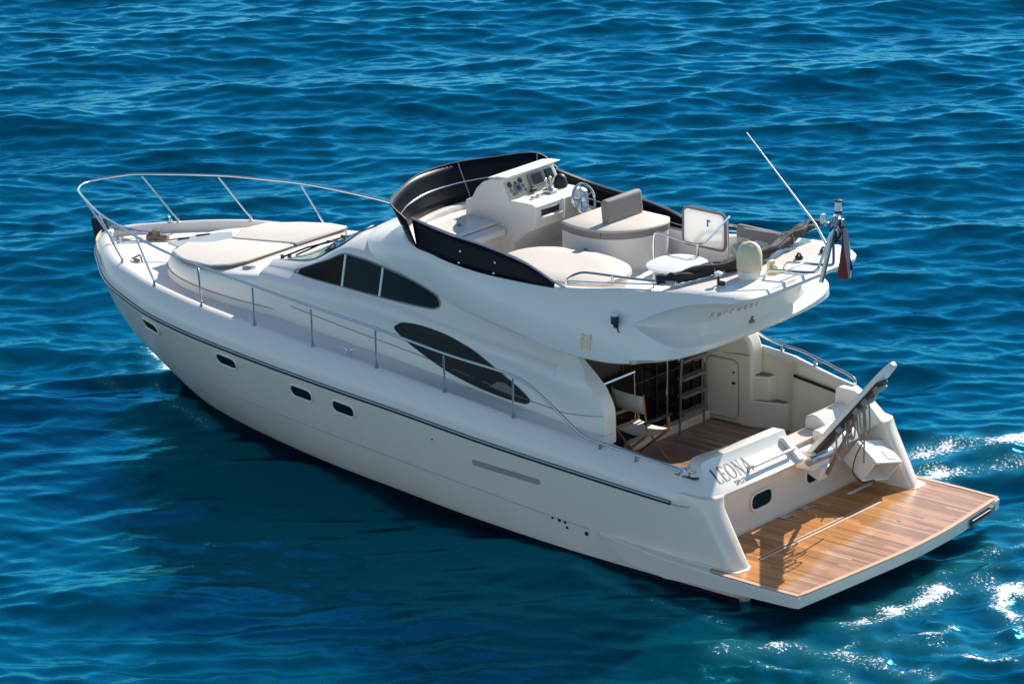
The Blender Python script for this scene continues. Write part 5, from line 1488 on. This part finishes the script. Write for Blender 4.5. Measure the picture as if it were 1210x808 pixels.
for i in (18, 34, 50, 64):
    p = path[i]; d = (path[i + 1] - path[i - 1]).normalized()
    u_ = d.cross(V((0, 0, 1))).normalized(); w_ = u_.cross(d)
    mb = MB(); mb.tube([p + (u_ * math.cos(a_) + w_ * math.sin(a_)) * (rs[i] + .02) for a_ in [2 * math.pi * k / 16 for k in range(16)]], .009, n=6, closed=True); mb.build("tie_strap", 'grey', t)
# ensign
fm = bpy.data.materials.new("ensign_cloth"); fm.use_nodes = True
nt = fm.node_tree; b_ = nt.nodes["Principled BSDF"]; b_.inputs["Roughness"].default_value = .8
at_ = nt.nodes.new("ShaderNodeTexCoord"); sp3 = nt.nodes.new("ShaderNodeSeparateXYZ"); nt.links.new(at_.outputs["UV"], sp3.inputs[0])
cr = nt.nodes.new("ShaderNodeValToRGB"); cr.color_ramp.interpolation = 'CONSTANT'
cr.color_ramp.elements[0].position = 0; cr.color_ramp.elements[0].color = (.20, .02, .03, 1)
cr.color_ramp.elements[1].position = .45; cr.color_ramp.elements[1].color = (.30, .26, .28, 1)
e = cr.color_ramp.elements.new(.70); e.color = (.02, .03, .20, 1)
nt.links.new(sp3.outputs[1], cr.inputs[0]); nt.links.new(cr.outputs[0], b_.inputs["Base Color"])
ft_ = thing("ensign", "limp red, white and blue ensign hanging from the light mast", "flag", (-1.2, .3, 4.0))
nu, nv = 14, 22; VV = []; FF = []
for i in range(nu + 1):
    for j in range(nv + 1):
        u_, v_ = i / nu, j / nv
        top = V((-1.24, .30, 4.60)); 
        wdt = .03 + .17 * (v_ ** .8)
        x = top.x + .02 + .10 * v_ + (u_ - .5) * wdt * .75 - .05 * v_ * v_
        y = top.y + .02 + (u_ - .5) * wdt * .9 + .05 * math.sin(u_ * 9 + v_ * 2) * (.4 + v_)
        z = top.z - .70 * v_ * (.82 + .18 * math.cos((u_ - .3) * 2.2)) + .02 * math.sin(u_ * 7)
        x += .045 * math.cos(u_ * 9 + v_ * 2.4) * (.4 + v_)
        VV.append((x, y, z))
for i in range(nu):
    for j in range(nv):
        q = i * (nv + 1) + j; FF.append((q, q + 1, q + nv + 2, q + nv + 1))
me = bpy.data.meshes.new("flag_cloth"); me.from_pydata(VV, [], FF); me.materials.append(fm)
uvl = me.uv_layers.new(name="UVMap")
for lp_ in me.loops:
    i, j = divmod(lp_.vertex_index, nv + 1); uvl.data[lp_.index].uv = (j / nv, i / nu * .96 + .02)
me.polygons.foreach_set("use_smooth", [True] * len(me.polygons))
fo_ = bpy.data.objects.new("flag_cloth", me); COL.objects.link(fo_); attach(fo_, ft_)
mb = MB(); mb.tube([(-1.30, .24, 4.66), (-1.22, .32, 4.62), (-1.16, .36, 4.42)], .006, n=5); mb.build("halyard", 'rope', ft_)
# director's chair in the cockpit
def chair(name, label, loc, rz, back=True):
    t = thing(name, label, "chair", loc)
    mt = Matrix.Translation(loc) @ Matrix.Rotation(rz, 4, 'Z')
    def X(p): return mt @ V(p)
    def bars(nm, L_, r, m_):
        mb = MB()
        for a_, c_ in L_: mb.tube([X(a_), X(c_)], r, n=4)
        return mb.build(nm, m_, t, smooth=False)
    w, d, h = .29, .24, .48
    for s_ in (-1, 1):
        bars("crossed_leg", [((s_ * d, -w, 0), (s_ * d, w, h)), ((s_ * d * 1.03 + .014 * s_, w, 0), (s_ * d * 1.03 + .014 * s_, -w, h))], .020, 'chairwood')
    for s_ in (-1, 1):
        bars("arm_rest", [((-d - .03, s_ * w, h + .20), (d + .03, s_ * w, h + .20))], .026, 'black' if s_ < 0 else 'chairwood')
        bars("arm_post", [((-d, s_ * w, h), (-d, s_ * w, h + .20))], .016, 'chairwood')
        bars("arm_post", [((d, s_ * w, h), (d - .02, s_ * w, h + .20))], .016, 'chairwood')
        bars("side_bar", [((-d, s_ * w, h), (d, s_ * w, h))], .018, 'chairwood')
    mb = MB(); mb.loft([[X((x, y, h + .005 - .03 * math.cos(y / w * 1.5))) for y in np.linspace(-w, w, 9)] for x in np.linspace(-d, d, 5)])
    o = mb.build("canvas_seat", 'canvas_w', t); sl = o.modifiers.new("t", 'SOLIDIFY'); sl.thickness = .006
    for s_ in (-1, 1): bars("back_post", [((-d, s_ * w, h + .18), (-d - .06, s_ * w, h + .62))], .017, 'chairwood')
    mb = MB(); mb.loft([[X((-d - .02 - .05 * k - .03 * math.cos(y / w * 1.5), y, h + .33 + .27 * k)) for y in np.linspace(-w, w, 9)] for k in (0, .5, 1)])
    o = mb.build("canvas_back", 'canvas_w', t); sl = o.modifiers.new("t", 'SOLIDIFY'); sl.thickness = .006
    return t
chair("folding_chair", "wooden folding chair with pale canvas seat and back in the shaded cockpit", (-4.13, -.34, .85), R(86))
# rope hanging below the passerelle
rp = thing("mooring_rope", "grey and brown mooring rope hanging in loops from the underside of the raised passerelle", "rope", pp(.75, 0, -.2))
rr_ = random.Random(9)
for k in range(6):
    a0_ = .62 + .13 * k; a1_ = a0_ - .12 + rr_.uniform(-.08, .1)
    p0_ = pp(a0_, rr_.uniform(-.12, .12), -.08); p1_ = pp(a1_, rr_.uniform(-.1, .1), -.08)
    mid = (p0_ + p1_) / 2 + V((rr_.uniform(-.02, .08), rr_.uniform(-.06, .06), -.30 - .20 * rr_.random()))
    mb = MB(); mb.tube(spline([p0_, p0_.lerp(mid, .6) + V((.03, 0, -.05)), mid, p1_.lerp(mid, .6) + V((-.03, 0, -.05)), p1_], 6), .012, n=6); mb.build("rope_loop", 'rope', rp)
mb = MB(); mb.tube(spline([pp(.95, .12, -.1), pp(.95, .12, -.1) + V((.01, .01, -.35)), pp(.95, .12, -.1) + V((0, .02, -.75))], 6), .013, n=6); mb.build("rope_tail", 'rope', rp)
